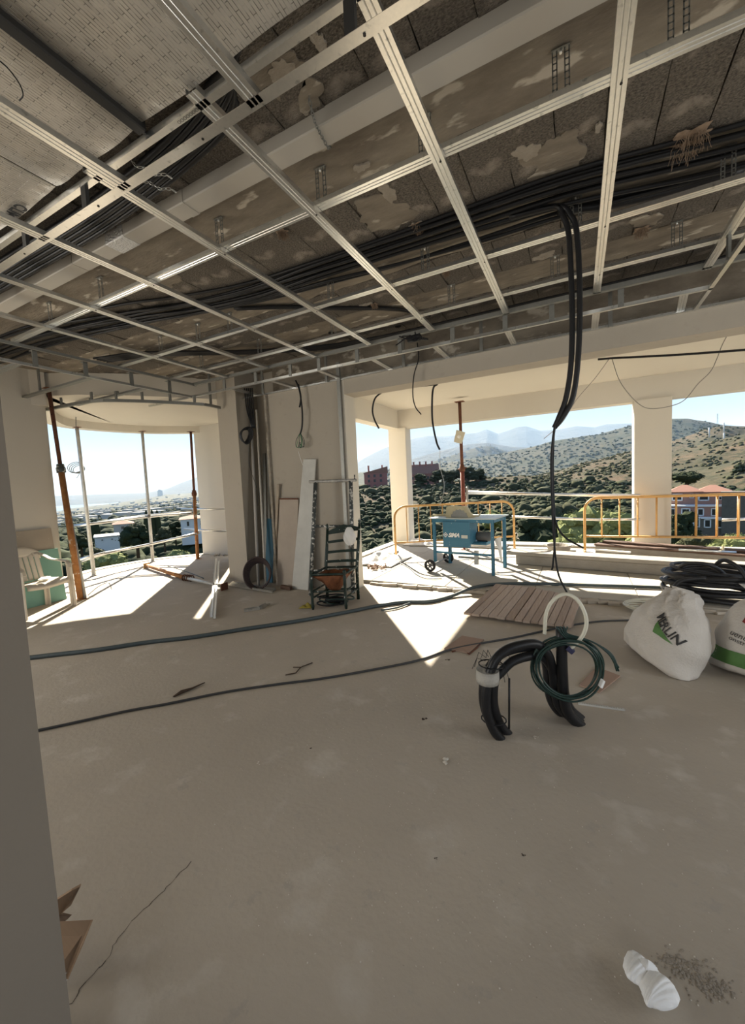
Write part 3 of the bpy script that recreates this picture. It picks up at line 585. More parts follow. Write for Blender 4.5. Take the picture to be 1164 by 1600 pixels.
for k in range(7): a = random.uniform(0, 2*PI); p = base+Vector((.05*math.cos(a), .05*math.sin(a), .45)); m.tube([p, p+Vector((.05*math.cos(a), .05*math.sin(a), .02)), p+Vector((.08*math.cos(a), .07*math.sin(a), -.03-random.random()*.05))], .0018, 4)
o = m.build('wire_ends', BLACKR, cr); o['kind'] = 'stuff'
m = MB(); m.tube([base+ud*.055+pd*(-.05)+Vector((0,0,.06)), base+ud*.06+pd*(-.055)+Vector((0,0,.36))], .006, 6); m.build('pull_rod', BLACKP, cr)
# coil of green cable hung on the conduits
cc = b1-pd*.10+Vector((.0,0,.385)); vx = (Vector((1,0,0))*.93+Vector((0,.3,0))).normalized(); vz = Vector((0,.05,1)).normalized()
gc = thing('cable_coil', tuple(cc-Vector((0,0,.2))), 'coil of dark green cable hung on the black conduits', 'cable coil')
for k in range(9):
    R1 = .170+random.uniform(-.022,.022); ox, oz = random.uniform(-.015,.015), random.uniform(-.012,.012); ph = random.uniform(0, 6); yo = random.uniform(-.028,.028)
    m = MB(); m.tube([cc+vx*(ox+R1*math.cos(a)*1.02)+vz*(oz+R1*math.sin(a)*.98)+pd*(yo+.012*math.sin(2*a+ph)) for a in [2*PI*j/40 for j in range(40)]], .0055, 6, closed=True)
    m.build('cable_turn', mat('dark_green_cable', (.012,.035,.028), .4) if k == 0 else bpy.data.materials['dark_green_cable'], gc)
GRC = bpy.data.materials['dark_green_cable']
for k in range(4):
    m = MB(); s0 = cc+vx*.10+vz*.14; m.tube(spline([s0-vx*(.16-.02*k)+vz*.10, s0-vx*.10+vz*(.03+.01*k), s0+vx*.02+vz*.02, s0+vx*(.115+.005*k)-vz*.05, s0+vx*(.16+.010*(k % 2))-vz*(.13+.02*(k//2))], 7), .0048, 6); m.build('cable_end', GRC, gc)
m = MB(); m.bar(cc+vx*.165-vz*.05-pd*.03, cc+vx*.15-vz*.09-pd*.03, .03, .012); m.build('paper_label', WHT, gc)
# translucent hose loop
HOSE = mat('milky_clear_hose', (.80,.78,.66), .25, transm=.35, ior=1.3, spec=.6)
hq = [(851,990),(853,960),(862,940),(880,928),(896,932),(908,945),(916,966),(914,985),(905,1000),(892,1013)]
yh = b1.y-.06; hl = [ay_(x, y, yh) for x, y in hq]; cable(hl, .0105, 'clear_hose', HOSE, 'milky clear hose looped above the black conduits', 'hose', sides=10)
m = MB(); e = hl[-1]; m.bar(e+Vector((-.02,0,.005)), e+Vector((.012,0,-.02)), .03, .03, bev=.006); tag(m.build('pipe_fitting', mat('dark_blue_plastic', (.03,.03,.08), .5)), 'small dark fitting on the end of the clear hose', 'fitting')

# rubble sacks
SACK = mat('woven_white_sack', (.60,.56,.505), .65, var=.5, vscale=9, col2=(.51,.47,.42), bump=.35, bscale=70)
SACKG = mat('sack_green_print', (.10,.22,.06), .7, var=.4, vscale=12, col2=(.07,.16,.045)); INK = mat('black_ink', (.03,.028,.026), .7); SACKR = mat('sack_red_print', (.22,.035,.03), .7)
class Sack:
    def __init__(s, c, yaw, lean, roll, W, H, D, seed, top=.45, shift=0.0):
        s.c, s.W, s.H, s.D, s.seed, s.top, s.shift = Vector(c), W, H, D, seed, top, shift
        s.R = Matrix.Rotation(yaw, 3, 'Z') @ Matrix.Rotation(lean, 3, 'X') @ Matrix.Rotation(roll, 3, 'Y')
    def hw(s, v):                                                     # half width at height v
        return s.W*.5*(np.interp(v, [0,.05,.18,.45,.62,.78,.9,1.0], [1.04,1.03,1.0,.97,.9,.70,.50,s.top]))
    def th(s, v): return s.D*.5*np.interp(v, [0,.05,.2,.5,.7,.85,1.0], [.50,.84,1.0,.92,.66,.40,.20])
    def wr(s, u, v, sd):
        f = float(fb(u*3.2+s.seed, v*3.0, sd))*.05+float(fb(u*9+s.seed+2*v, v*5, sd+5))*.020*(.5+v)+.012*math.sin((u*1.2+v*2.2)*9+s.seed)*(1 if v < .6 else 1.8)
        return f*s.D*(.9+3.2*max(0, v-.55))+(.004 if v < .6 else .004+.05*(v-.6))*abs(math.sin((u*1.6-v*3.1)*7+s.seed*2+2*float(fb(u*2, v*2, 4))))*(.3+v)
    def pt(s, u, v, side=1, lift=0):                                   # u in -1..1
        k = max(0, 1-abs(u)**2.4)**.5; y = -side*(s.th(v)*k+(s.wr(u, v, 3 if side > 0 else 8) if abs(u) < .999 else 0)*k)-side*lift
        x = u*s.hw(v)*(1+.03*math.sin(v*17+s.seed)*(1 if u > 0 else -1))+s.shift*v*v*s.W; z = v*s.H*(1+.05*math.sin(u*2.4+s.seed)*v)-.02*(1-v)*0
        p = s.R @ Vector((x, y, z)); p = p+s.c; p.z = max(p.z, .004) if side < 2 else p.z; return p
    def body(s, m, name, label):
        r = thing(name, tuple(s.c), label, 'sack'); b_ = MB(); nu, nv = 34, 34
        for side in (1, -1): b_.grid(nu, nv, lambda a, b2: tuple(s.pt(-1+2*a, b2, side)))
        b_.grid(nu, 1, lambda a, b2: tuple(s.pt(-1+2*a, 0, 1 if b2 == 0 else -1))); b_.grid(nu, 1, lambda a, b2: tuple(s.pt(-1+2*a, 1, 1 if b2 == 0 else -1)))
        b_.build('sack_body', m, r); return r
    def print_(s, poly_fn, nu, nv, m, name, r):
        b_ = MB(); b_.grid(nu, nv, lambda a, b2: tuple(s.pt(*poly_fn(a, b2), 1, .004))); return b_.build(name, m, r)
    def uv(s, px, py):
        best = None
        for i in range(61):
            for j in range(61):
                u, v = -1+i/30, j/60; d = s.pt(u, v)-CP; z = d.dot(FWD); e = (582+FPX*d.dot(RIGHT)/z-px)**2+(799.5-FPX*d.dot(UP)/z-py)**2+60*d.length*10
                if best is None or e < best[0]: best = (e, u, v)
        return Vector((best[1], best[2]))
    def text3(s, txt, A, B, C, m, r, bold=.0):                        # A start of baseline, B its end, C top of the first letter
        a, b_, c = s.uv(*A), s.uv(*B), s.uv(*C); vs, fs = text_mesh(txt, 1.0, bold=bold); w_ = max(v[0] for v in vs)
        o = MB(); o.add([tuple(s.pt(*(a+(b_-a)*(x/w_)+(c-a)*(y/.73)), 1, .011)) for x, y, z in vs], fs); return o.build('lettering', m, r, fix=False)
    def tri(s, A, B, C, n, m, nm, r):
        a, b_, c = s.uv(*A), s.uv(*B), s.uv(*C); o = MB(); o.grid(n, n, lambda p, q: tuple(s.pt(*(a+(b_-a)*p+(c-a)*q*(1-p)), 1, .008))); return o.build(nm, m, r)
    def text(s, txt, u0, v0, du, dv, size, m, r, bold=.0, rot=0.0, lift=.014):
        vs, fs = text_mesh(txt, 1.0, bold=bold); c_, s_ = math.cos(rot), math.sin(rot)
        b_ = MB(); b_.add([tuple(s.pt(u0+(x*c_-y*s_)*size*2/s.W, v0+(x*s_+y*c_)*size/s.H, 1, lift)) for x, y, z in vs], fs); return b_.build(name_ := 'lettering', m, r, fix=False)
def fb(x, y, sd):
    def h(a, b2):
        n = math.sin(a*127.1+b2*311.7+sd*74.7)*43758.5453; return n-math.floor(n)
    s = 0; am = 1
    for _ in range(3):
        xi, yi = math.floor(x), math.floor(y); fx, fy = x-xi, y-yi; u, v = fx*fx*(3-2*fx), fy*fy*(3-2*fy)
        s += am*((h(xi,yi)*(1-u)+h(xi+1,yi)*u)*(1-v)+(h(xi,yi+1)*(1-u)+h(xi+1,yi+1)*u)*v-.5); x, y, am = x*2+3, y*2-1, am*.5
    return s
s1 = Sack((.54, 3.68, .0), math.radians(-63), math.radians(-18), math.radians(5), .62, .58, .46, 1.3, .40, -.02)
k1 = s1.body(SACK, 'rubble_sack', 'bulging white woven rubble sack with black letters and green patch, left of two')
s1.tri((1020,986), (1054,1008), (1030,968), 14, SACKG, 'green_patch', k1)
s1.text3('MERLIN', (1028,963), (1060,1008), (1039,954), INK, k1, .016)
s2 = Sack((1.22, 3.62, .0), math.radians(-24), math.radians(-6), math.radians(2), .70, .60, .46, 4.1, .74, .02)
k2 = s2.body(SACK, 'rubble_sack', 'white woven sack with broad green band at the right edge, behind the lettered one')
s2.print_(lambda a, b2: (-.97+1.94*a, .10+.17*b2+.02*math.sin(a*5)), 24, 4, SACKG, 'green_band', k2)
s2.print_(lambda a, b2: (-.62+.30*a, .63+.11*b2-.05*a), 8, 3, SACKR, 'red_patch', k2)
s2.print_(lambda a, b2: (-.30+1.0*a, .58+.09*b2-.02*a), 14, 3, SACKG, 'green_patch', k2)
s2.text('uenda e', -.72, .47, 0, 0, .055, INK, k2, 0, math.radians(-8)); s2.text('onstruc', -.70, .41, 0, 0, .045, INK, k2, 0, math.radians(-8))
# black hose coil behind the sacks
CORR = mat('black_corrugated_hose', (.022,.022,.024), .5, var=.5, vscale=60, col2=(.012,.012,.013))
hc = zf(1118,945); hc = Vector((hc.x+.03, hc.y+.14, 0)); hr = thing('hose_coil', tuple(hc), 'heap of thick black corrugated hose coiled behind the white sacks', 'hose coil')
for k in range(15):
    R1 = .36+random.uniform(-.07,.06); z0 = .03+.024*k+random.uniform(-.01,.01); ph = random.uniform(0, 6); ox, oy = random.uniform(-.05,.05), random.uniform(-.04,.04); tl = random.uniform(.01,.035)
    m = MB(); m.tube([hc+Vector((ox+R1*1.12*math.cos(a), oy+R1*.85*math.sin(a), max(.026, z0+tl*math.sin(a+ph)))) for a in [2*PI*j/36 for j in range(36)]], .021, 8, closed=True); m.build('hose_turn', CORR, hr)
for pts in ([(-.36,-.12,.38),(-.30,-.26,.47),(-.12,-.30,.47),(.02,-.22,.36),(.10,-.34,.27)],[(-.05,-.10,.40),(.0,-.26,.52),(.10,-.36,.46),(.18,-.42,.30),(.30,-.44,.24)],[(-.16,-.34,.34),(-.38,-.38,.30),(-.45,-.40,.18),(-.42,-.42,.03)]):
    m = MB(); m.tube(spline([hc+Vector(p) for p in pts], 8), .021, 9); m.build('hose_loop', CORR, hr)
# pale hose coil
pc = zf(1010,957); pr = thing('pale_hose_coil', tuple(pc), 'loose coil of pale clear hose on the floor left of the sacks', 'hose coil')
for k in range(6):
    R1 = .16+.02*k; m = MB(); m.tube([pc+Vector((.06+R1*1.2*math.cos(a)+.01*k, .05+R1*.85*math.sin(a), .014+.012*k+.010*math.sin(a*2+k))) for a in [2*PI*j/30 for j in range(30)]], .009, 7, closed=True); m.build('hose_turn', HOSE, pr)

# board panels lying over the step
def plank_panel(quad, n, t, label, zn, zf_):
    q = [zf(quad[0][0], quad[0][1], zn), zf(quad[1][0], quad[1][1], zn), zf(quad[2][0], quad[2][1], zf_), zf(quad[3][0], quad[3][1], zf_)]
    r = thing('board_panel', tuple((q[0]+q[1]+q[2]+q[3])/4), label, 'board'); nn = (q[1]-q[0]).cross(q[3]-q[0]).normalized()
    for i in range(n):
        a, b_ = i/n+.014/2, (i+1)/n-.014/2; e = random.uniform(-.012,.016); lift = nn*random.uniform(-.006,.004)
        P = [q[0].lerp(q[1], a), q[0].lerp(q[1], b_), q[3].lerp(q[2], b_), q[3].lerp(q[2], a)]; d = (P[3]-P[0]).normalized()
        P = [P[0]+d*e, P[1]+d*e, P[2]+d*e, P[3]+d*e]; m = MB(); m.slab([p+lift-nn*t for p in P], t, nn); m.build('plank', random.choice(WOODS), r)
    for k in (.15,.85):
        a, b_ = q[0].lerp(q[3], k), q[1].lerp(q[2], k); m = MB(); m.bar(a-nn*(t+.012), b_-nn*(t+.012), .09, .022); m.build('batten', WOODP, r)
plank_panel([(724,957),(803,966.5),(838,917),(774,912)], 6, .022, 'weathered boarded panel lying at the step, left of two', .05, .10)
plank_panel([(804,967),(893,978),(908,934),(839,918)], 7, .022, 'weathered boarded panel lying at the step, right of two', .05, .10)
# tiles, scraps
def flat(name, pts, t, m, label, cat, z=0.0, tilt=0):
    b_ = MB(); P = [zf(x, y, z+.002+(tilt if i >= 2 else 0)) for i, (x, y) in enumerate(pts)]; b_.slab(P, t, (0,0,1)); return tag(b_.build(name, m), label, cat)
flat('floor_tile', [(905,1071),(937,1083),(969,1057),(932,1043)], .009, TILEM, 'pinkish tile lying on the floor right of the conduits', 'tile')
flat('floor_tile', [(694,1014),(733,1021),(756,1000),(722,994)], .009, TILEM, 'broken reddish tile lying under the thin cable', 'tile')
r_ = thing('perforated_strip', tuple(zf(938,1104)), 'short pale perforated metal strip on the floor', 'metal strip'); a, b_ = zf(903,1098,.004), zf(976,1108,.004); m = MB()
dd = (b_-a).normalized(); pp = Vector((-dd.y, dd.x, 0))
for k in range(19): m.bar(a.lerp(b_, (k+.1)/19), a.lerp(b_, (k+.55)/19), .022, .003)
m.bar(a+pp*.011, b_+pp*.011, .004, .003); m.bar(a-pp*.011, b_-pp*.011, .004, .012); m.build('strip', mat('pale_steel', (.6,.59,.55), .5, .4), r_)
m = MB(); a, b_, c = zf(381,954,.012), zf(406,950,.012), zf(419,943,.012); m.profile([(-.028,.02),(-.028,-.01),(.028,-.01),(.028,.02)], a, b_); m.profile([(-.028,.02),(-.028,-.01),(.028,-.01),(.028,.02)], b_, c); tag(m.build('bent_channel', GALV), 'short bent steel channel on the floor left of the ladder-back chair', 'channel')
# packing foam at lower right
FOAM = mat('soft_packing_foam', (.80,.80,.79), .7, bump=.15, bscale=60)
fo = thing('packing_foam', tuple(zf(1012,1535)), 'crumpled strip of white packing foam at the lower right', 'foam')
def fpart(pts, w_, h_, sd):
    P = spline([zf(x, y, .02) for x, y in pts], 6); m = MB(); N = len(P)
    def fn(u, v):
        i = min(N-1, int(u*(N-1)+.5)); p = P[i]; d = (P[min(i+1,N-1)]-P[max(i-1,0)]).normalized(); s_ = Vector((-d.y, d.x, 0)); a = 2*PI*v; e = max(0, math.sin(PI*u))**.4; k = 1+.05*math.sin(u*4+sd)+.06*math.sin(a*2+u*3+sd)
        return tuple(p+s_*w_*.5*math.cos(a)*e*k+Vector((0,0,max(-.018, h_*.5*math.sin(a)*e*k+h_*.2))))
    m.grid(26, 18, fn); m.build('foam_lobe', FOAM, fo)
fpart([(975,1500),(990,1512),(1005,1528),(1020,1545)], .085, .045, 1.); fpart([(985,1506),(1010,1520),(1030,1532)], .06, .045, 3.); fpart([(1000,1530),(1018,1545),(1034,1562),(1046,1580)], .10, .05, 5.)
# cardboard at lower left behind the near wall
cb = thing('cardboard_box', tuple(zf(110,1500)), 'torn flattened cardboard box behind the near wall at lower left', 'cardboard')
P = [zf(80,1440,.10), zf(143,1437,.13), zf(128,1475,.09), zf(104,1530,.02), zf(70,1540,.02)]; m = MB(); m.slab(P, .006); m.build('box_panel', CARD, cb)
P = [zf(85,1430,.09), zf(96,1424,.11), zf(112,1410,.17), zf(127,1380,.25), zf(112,1388,.24), zf(90,1402,.20)]; m = MB(); m.slab(P, .006); m.build('box_flap', CARD, cb)
P = [zf(88,1428,.09), zf(107,1433,.12), zf(100,1440,.09), zf(88,1450,.06)]; m = MB(); m.slab(P, .01); m.build('box_edge', mat('dark_cardboard', (.12,.075,.045), .9), cb)
P = [zf(112,1510,.04), zf(104,1532,.01), zf(100,1530,.012), zf(103,1520,.03)]; m = MB(); m.slab(P, .002); m.build('tape_strip', WHT, cb)
# small debris
def bit(px, py, s, m, label, cat='debris', n=5):
    c = zf(px, py); b_ = MB(); R_ = random.Random(px*3+py)
    for k in range(n):
        d = Vector((R_.uniform(-s,s), R_.uniform(-s,s), 0)); q = s*R_.uniform(.25,.55); v, f = ICO; b_.add([(c.x+d.x+x*q*R_.uniform(.7,1.3), c.y+d.y+y*q*R_.uniform(.7,1.3), max(0, z*q*.5+q*.3)) for x, y, z in v], f)
    o = b_.build('floor_debris', m); return tag(o, label, cat)
bm = bmesh.new(); bmesh.ops.create_icosphere(bm, subdivisions=1, radius=1); ICO = ([x.co[:] for x in bm.verts], [tuple(y.index for y in x.verts) for x in bm.faces]); bm.free()
CRUMB = mat('pale_plaster_crumb', (.58,.54,.47), .95); DIRT = mat('dark_dirt_crumb', (.05,.035,.025), .95)
for px, py, s, m_, lab in ((485,1168,.008,DIRT,'tiny dark crumb in the middle of the floor'),(663,1123,.014,DIRT,'cluster of dark crumbs left of the conduits'),(693,1189,.025,CRUMB,'pale plaster crumbs below the conduits'),(699,1031,.014,DIRT,'dark crumb beside the reddish tile'),(818,1337,.007,DIRT,'dark speck on the floor low at right'),(682,1340,.006,DIRT,'dark speck low on the floor near centre'),(838,1152,.012,CRUMB,'plaster flake at the foot of the conduits'),(405,1192,.010,CRUMB,'pale flake on the left of the open floor')): bit(px, py, s, m_, lab)
GMD = mat('grey_mortar_dirt',(.30,.265,.22),.95); m = MB()
for k in range(420):
    t = random.random(); c = zf(1040+t*95+random.gauss(0,12), 1495+t*60+random.gauss(0,9)); q = random.uniform(.001,.004); v, f = ICO; m.add([(c.x+a*q*1.4, c.y+b2*q*1.4, max(0, d_*q*.5+q*.2)) for a, b2, d_ in v], f)
tag(m.build('mortar_smear', GMD), 'gritty dark mortar smear beside the packing foam', 'debris', None, 'stuff')
m = MB()
for k in range(900):
    x, y = (random.uniform(-4.5,2), random.uniform(.7,4.6)) if k < 350 else (random.gauss(-.1,.75), .9+abs(random.gauss(0,.8))); q = random.uniform(.001,.0032); v, f = ICO; m.add([(x+a*q, y+b2*q, max(0, c*q*.6+q*.3)) for a, b2, c in v], f)
tag(m.build('plaster_grit', CRUMB), 'fine pale plaster grit scattered over the floor', 'grit', None, 'stuff')
TWIG = mat('twig_bark', (.07,.045,.03), .9)
r_ = thing('twig', tuple(zf(465,1045)), 'small forked twig lying by the thin cable', 'twig')
for pts in ([(446,1054),(462,1051),(469,1043),(472,1041),(488,1035)],[(458,1042),(470,1042)]): m = MB(); m.tube([zf(x, y, .006) for x, y in pts], .0045, 5); m.build('stick', TWIG, r_)
m = MB(); m.tube([zf(x, y, .008) for x, y in ((271,1088),(283,1081),(300,1075),(320,1066))], [.006,.016,.008,.004], 6); tag(m.build('dry_leaf', TWIG), 'curled dry leaf on the floor at left of the thin cable', 'leaf')
m = MB(); m.tube([zf(x, y, .006) for x, y in ((706,1018),(722,1013),(733,1022),(745,1012),(752,1004))], .006, 5); tag(m.build('rusty_rod', DKRUST), 'bent rusty rod lying on the reddish tile', 'rod')

# hanging cables in the middle of the room
hb = Vector((-.10,3.12,3.26)); Yh = 2.99
for i, dx in enumerate((0, 13)):
    pts = [ay_(858+dx*.3, 322, Yh)+Vector((-.25,0,.02)), ay_(866+dx*.4, 322, Yh), ay_(880+dx, 338, Yh), ay_(888+dx, 362, Yh), ay_(892+dx, 420, Yh), ay_(894+dx*.9, 500, Yh), ay_(892+dx*.8, 570, Yh), ay_(884+dx*.8, 622, Yh), ay_(873+dx*.4, 652, Yh), ay_(866, 668, Yh)]
    cable(pts, [.017]*0 or .017, 'drop_conduit', BLACKP, 'thick black conduit hanging from the bundle, '+('left' if i == 0 else 'right')+' one of the pair', 'conduit', sides=10)
for i, px in enumerate(([(870,655),(866,668),(861,720),(863,800),(866,850),(872,895),(886,926)],[(871,655),(867,668),(862,715),(864,790),(870,820),(884,840),(912,856)],[(870,655),(866,668),(864,740),(867,830),(864,880),(862,890)])):
    cable([ay_(x, y, Yh-.02+.015*i) for x, y in px], .0065, 'hanging_cable', BLACKR, ['thin black cable hanging from the conduit pair down to the boards','thin black cable curving right from the conduit pair','thin black cable hanging straight below the conduit pair'][i], 'cable')
# cables on and below the porch soffit
Yb = 4.85
def drop(px, yy, r, label, m=BLACKR, name='hanging_cable'): return cable([ay_(x, y, yy) for x, y in px], r, name, m, label, 'cable')
drop([(597,612),(586,622),(582,640),(585,655),(592,669)], 5.0, .012, 'black cable end curving down at the left of the wide opening', BLACKP)
drop([(652,535),(654,560),(647,585),(645,615),(649,635),(658,647)], 4.6, .007, 'thin dark wire hanging from the far tray junction')
drop([(683,600),(677,606),(675,630),(676,660),(682,690),(687,702)], 5.05, .013, 'black conduit end hanging from the beam left of the red prop', BLACKP)
drop([(684,695),(687,702),(688,730),(694,755),(692,775),(687,790)], 5.05, .003, 'thin white wire with a tag hanging below the short conduit', mat('white_wire', (.55,.53,.48), .6))
drop([(625,608),(650,604),(684,600)], 5.04, .010, 'black cable running along the underside of the beam', BLACKP)
cable([ay_(x, y, 6.0) for x, y in ((934,561),(960,559),(1040,555),(1100,551),(1180,545))], .014, 'soffit_cable', BLACKP, 'black cable running along the porch soffit at right', 'cable')
cable([ay_(x, y, 6.0) for x, y in ((956,559),(966,590),(980,612),(1000,632),(1018,638),(1048,634),(1070,624),(1090,600),(1110,580),(1120,560),(1130,535),(1150,500))], .005, 'loose_wire', mat('grey_wire', (.28,.26,.22), .6), 'loose thin wire drooping across the middle pier', 'wire')
cable([ay_(x, y, 6.0) for x, y in ((952,560),(930,590),(900,625),(878,660),(850,685))], .004, 'loose_wire', bpy.data.materials['grey_wire'], 'thin wire slanting down behind the hanging conduit pair', 'wire')
bx = ay_(648,528,4.1); jb = thing('junction_bundle', tuple(bx), 'tangle of black wires on the far ceiling step near the middle', 'wire tangle'); m = MB(); m.bar(bx+Vector((-.08,0,.0)), bx+Vector((.06,.02,.01)), .07, .06, bev=.015); m.build('box', BLACKP, jb)
for k in range(6): m = MB(); a = bx+Vector((random.uniform(-.06,.06),0,0)); m.tube(spline([a, a+Vector((random.uniform(-.1,.1),-.02,random.uniform(-.07,.05))), a+Vector((random.uniform(-.25,.35),.02,random.uniform(-.03,.08)))], 5), .007, 5); m.build('wire', BLACKR, jb)
# cable pair on the front wall
fw = thing('wall_cable', tuple(ay_(468,690,4.62)), 'black cable pair with bare green wire ends hanging on the front wall', 'cable')
for i, px in enumerate(([(462,594),(468,610),(472,640),(472,665),(469,678)],[(466,600),(470,620),(468,636)],)): m = MB(); m.tube(spline([ay_(x, y, 4.60) for x, y in px], 6), .012, 7); m.build('cable_sheath', BLACKP, fw)
for k in range(8): m = MB(); a0 = random.uniform(-1, 1); m.tube(spline([ay_(469+a0, 677, 4.6), ay_(469+a0*7, 688, 4.58), ay_(469+a0*6+random.uniform(-3,3), 698, 4.6), ay_(469-a0*2, 692+random.uniform(-4,8), 4.59)], 6), .004, 5); m.build('wire_end', GRC if k % 3 else mat('green_wire', (.10,.24,.12), .5), fw)
m = MB(); m.tube([ay_(466,705,4.6), ay_(469,715,4.6), ay_(473,726,4.6)], .003, 4); m.build('wire_end', WHT, fw)

# pipes, studs and coils in the recess beside the column
CX = mat('grey_pvc_pipe', (.40,.38,.35), .5); DKB = mat('dark_blue_board', (.01,.10,.17), .5)
def leaner(p0, z0, p1, y1, w_, h_, name, m_, label, cat, tube=False, corr=False):
    a = zf(*p0, z0); b_ = ay_(*p1, y1); mb = MB()
    if tube: N = 60 if corr else 2; mb.tube([a.lerp(b_, i/(N-1)) for i in range(N)], [w_*(1 if not corr or i % 2 else .86) for i in range(N)], 9)
    else: mb.bar(a, b_, w_, h_, up=(0,-1,0), bev=.002)
    return tag(mb.build(name, m_), label, cat)
leaner((404,915),.01,(391,622),4.88,.022,0,'leaning_pipe',CX,'grey plastic pipe leaning in the recess, tallest, left of the ribbed one','pipe',True)
leaner((415,914),.01,(401,640),4.86,.020,0,'leaning_pipe',WHITEP,'pale ribbed pipe leaning in the recess in front of the others','pipe',True,True)
leaner((417,906),.01,(413,708),4.98,.055,.03,'leaning_stud',GALVD,'dark steel stud leaning in the recess behind the pipes','stud')
leaner((424,908),.01,(419,708),4.96,.045,.03,'leaning_stud',GALVD,'grey steel stud leaning in the recess against the wall edge','stud')
leaner((428,909),.01,(435,756),4.66,.045,.025,'leaning_batten',mat('plaster_splashed_wood',(.44,.38,.30),.9,var=.6,vscale=9,col2=(.28,.22,.16)),'thin plaster-splashed batten leaning right of the blue board','batten')
leaner((420,909),.01,(424,810),4.80,.16,.02,'leaning_board',DKB,'deep blue board leaning in the recess behind the coil','board')
mb = MB(); mb.box((-4.19,4.66,0),(-4.15,4.705,2.9)); struct(mb.build('trim_5', mat('rough_grey_plaster', (.38,.34,.28), .95, var=.8, vscale=14, col2=(.22,.19,.15), bump=.8, bscale=40)), 'rough unplastered edge beside the recess')
rc = zf(409,917); rc = Vector((rc.x, rc.y-.03, 0)); rr = thing('hose_ring', tuple(rc), 'dark hose coil standing against the recess', 'hose coil')
for k in range(5):
    R1 = .185+.012*k; m = MB(); m.tube([rc+Vector((.72,.45,0))*(R1*math.cos(a)*1.0)+Vector((.3,-.6,0))*(.035*k+.02-.06*math.sin(a))+Vector((0,0,.014+.185+.012*4+R1*math.sin(a)-(.048-.012*k))) for a in [2*PI*j/32 for j in range(32)]], .013, 7, closed=True); m.build('hose_turn', mat('dark_brown_hose', (.05,.032,.03), .6) if k == 0 else bpy.data.materials['dark_brown_hose'], rr)
cw = thing('column_cables', tuple(ay_(392,680,4.5)), 'looped black cables hanging from the frame beside the column', 'cable')
for k in range(5): m = MB(); m.tube(spline([ay_(382+k*3, 606, 4.55), ay_(386+k*2.5, 640, 4.53), ay_(394+k, 668, 4.5)], 6), .011, 6); m.build('cable_run', BLACKP, cw)
for k in range(4):
    c = ay_(387+k*1.2, 681, 4.48); R1 = .085+.008*k; m = MB(); m.tube([c+Vector((.71,.70,0))*(R1*.75*math.cos(a)+.01*math.sin(2*a)-.04)+Vector((.70,-.71,0))*(.02*math.sin(a)+.05+.006*k)+Vector((0,0,R1*1.05*math.sin(a)+.05*math.cos(a)*.5)) for a in [2*PI*j/26 for j in range(26)]], .012, 7, closed=True); m.build('cable_loop', BLACKP, cw)
m = MB(); m.tube(spline([ay_(390,690,4.46), ay_(389,715,4.46), ay_(392,735,4.46), ay_(401,762,4.46), ay_(403,790,4.5)], 6), .004, 5); m.build('thin_wire', BLACKR, cw)
# boards leaning on the front wall
def panel(pb, pt, yb, yt, t, name, m_, label, cat='board', trim=None):
    P = [zf(*pb[0], .004), zf(*pb[1], .004), ay_(*pt[1], yt), ay_(*pt[0], yt)]; r = thing(name, tuple((P[0]+P[1])/2), label, cat); m = MB(); m.slab(P, t, (0,1,.12)); m.build('sheet', m_, r)
    if trim: m = MB(); m.bar(P[3]+Vector((0,-.004,.0)), P[2]+Vector((0,-.004,.0)), .02, .02); m.build('top_edge', trim, r)
panel([(432,914),(461,918)], [(437,779),(466,779)], 0, 4.66, .018, 'plaster_sheet', PINKB, 'low beige panel with a brown top edge leaning on the front wall', 'panel', DKRUST)
panel([(456,919),(481,922)], [(474,717),(493,717)], 0, 4.66, .02, 'plaster_sheet', WBOARD, 'tall narrow white panel leaning on the front wall', 'panel')
mb = MB(); a, b_ = zf(440,916,.03), zf(455,919,.03); mb.bar(a, b_, .05, .05); tag(mb.build('dark_offcut', BROWNW), 'dark offcut on the floor below the beige panel', 'offcut')
mb = MB(); mb.profile([(-.025,.03),(-.025,0),(.025,0),(.025,.03)], (-2.86,4.662,0), (-2.86,4.662,3.15), up=(0,1,0)); tag(mb.build('wall_stud', GALVD), 'tall grey steel stud standing at the right end of the front wall', 'stud')
# paint-splashed trestle ladder
tl = thing('trestle_ladder', tuple(zf(515,935)), 'paint-splashed steel trestle frame with a long top bar against the front wall', 'trestle')
LL, LR = zf(485,930), zf(552,926); TL_, TR_ = ay_(493,752,4.42), ay_(548,750,4.42)
for a, b_ in ((LL, TL_),(LR, TR_)): m = MB(); m.tube([a, b_], .027, 8); m.build('leg', SPLAT, tl)
def lp(a, b_, k): return a.lerp(b_, k)
for k in (.22,.61): m = MB(); m.tube([lp(LL, TL_, k), lp(LR, TR_, k)], .018, 8); m.build('rung', SPLAT, tl)
m = MB(); dd = (TR_-TL_).normalized(); m.tube([TL_-dd*.10, TR_+dd*.08], .02, 8); m.bar(TL_-dd*.10, TR_+dd*.08, .05, .012); o = m.build('top_bar', mat('white_splashed_bar', (.55,.53,.48), .6, .2, var=.9, vscale=14, col2=(.10,.10,.10)), tl)
m = MB(); m.tube([TR_+dd*.06, TR_+dd*.06+Vector((0,0,.07))], .01, 6); m.build('end_peg', SPLAT, tl)
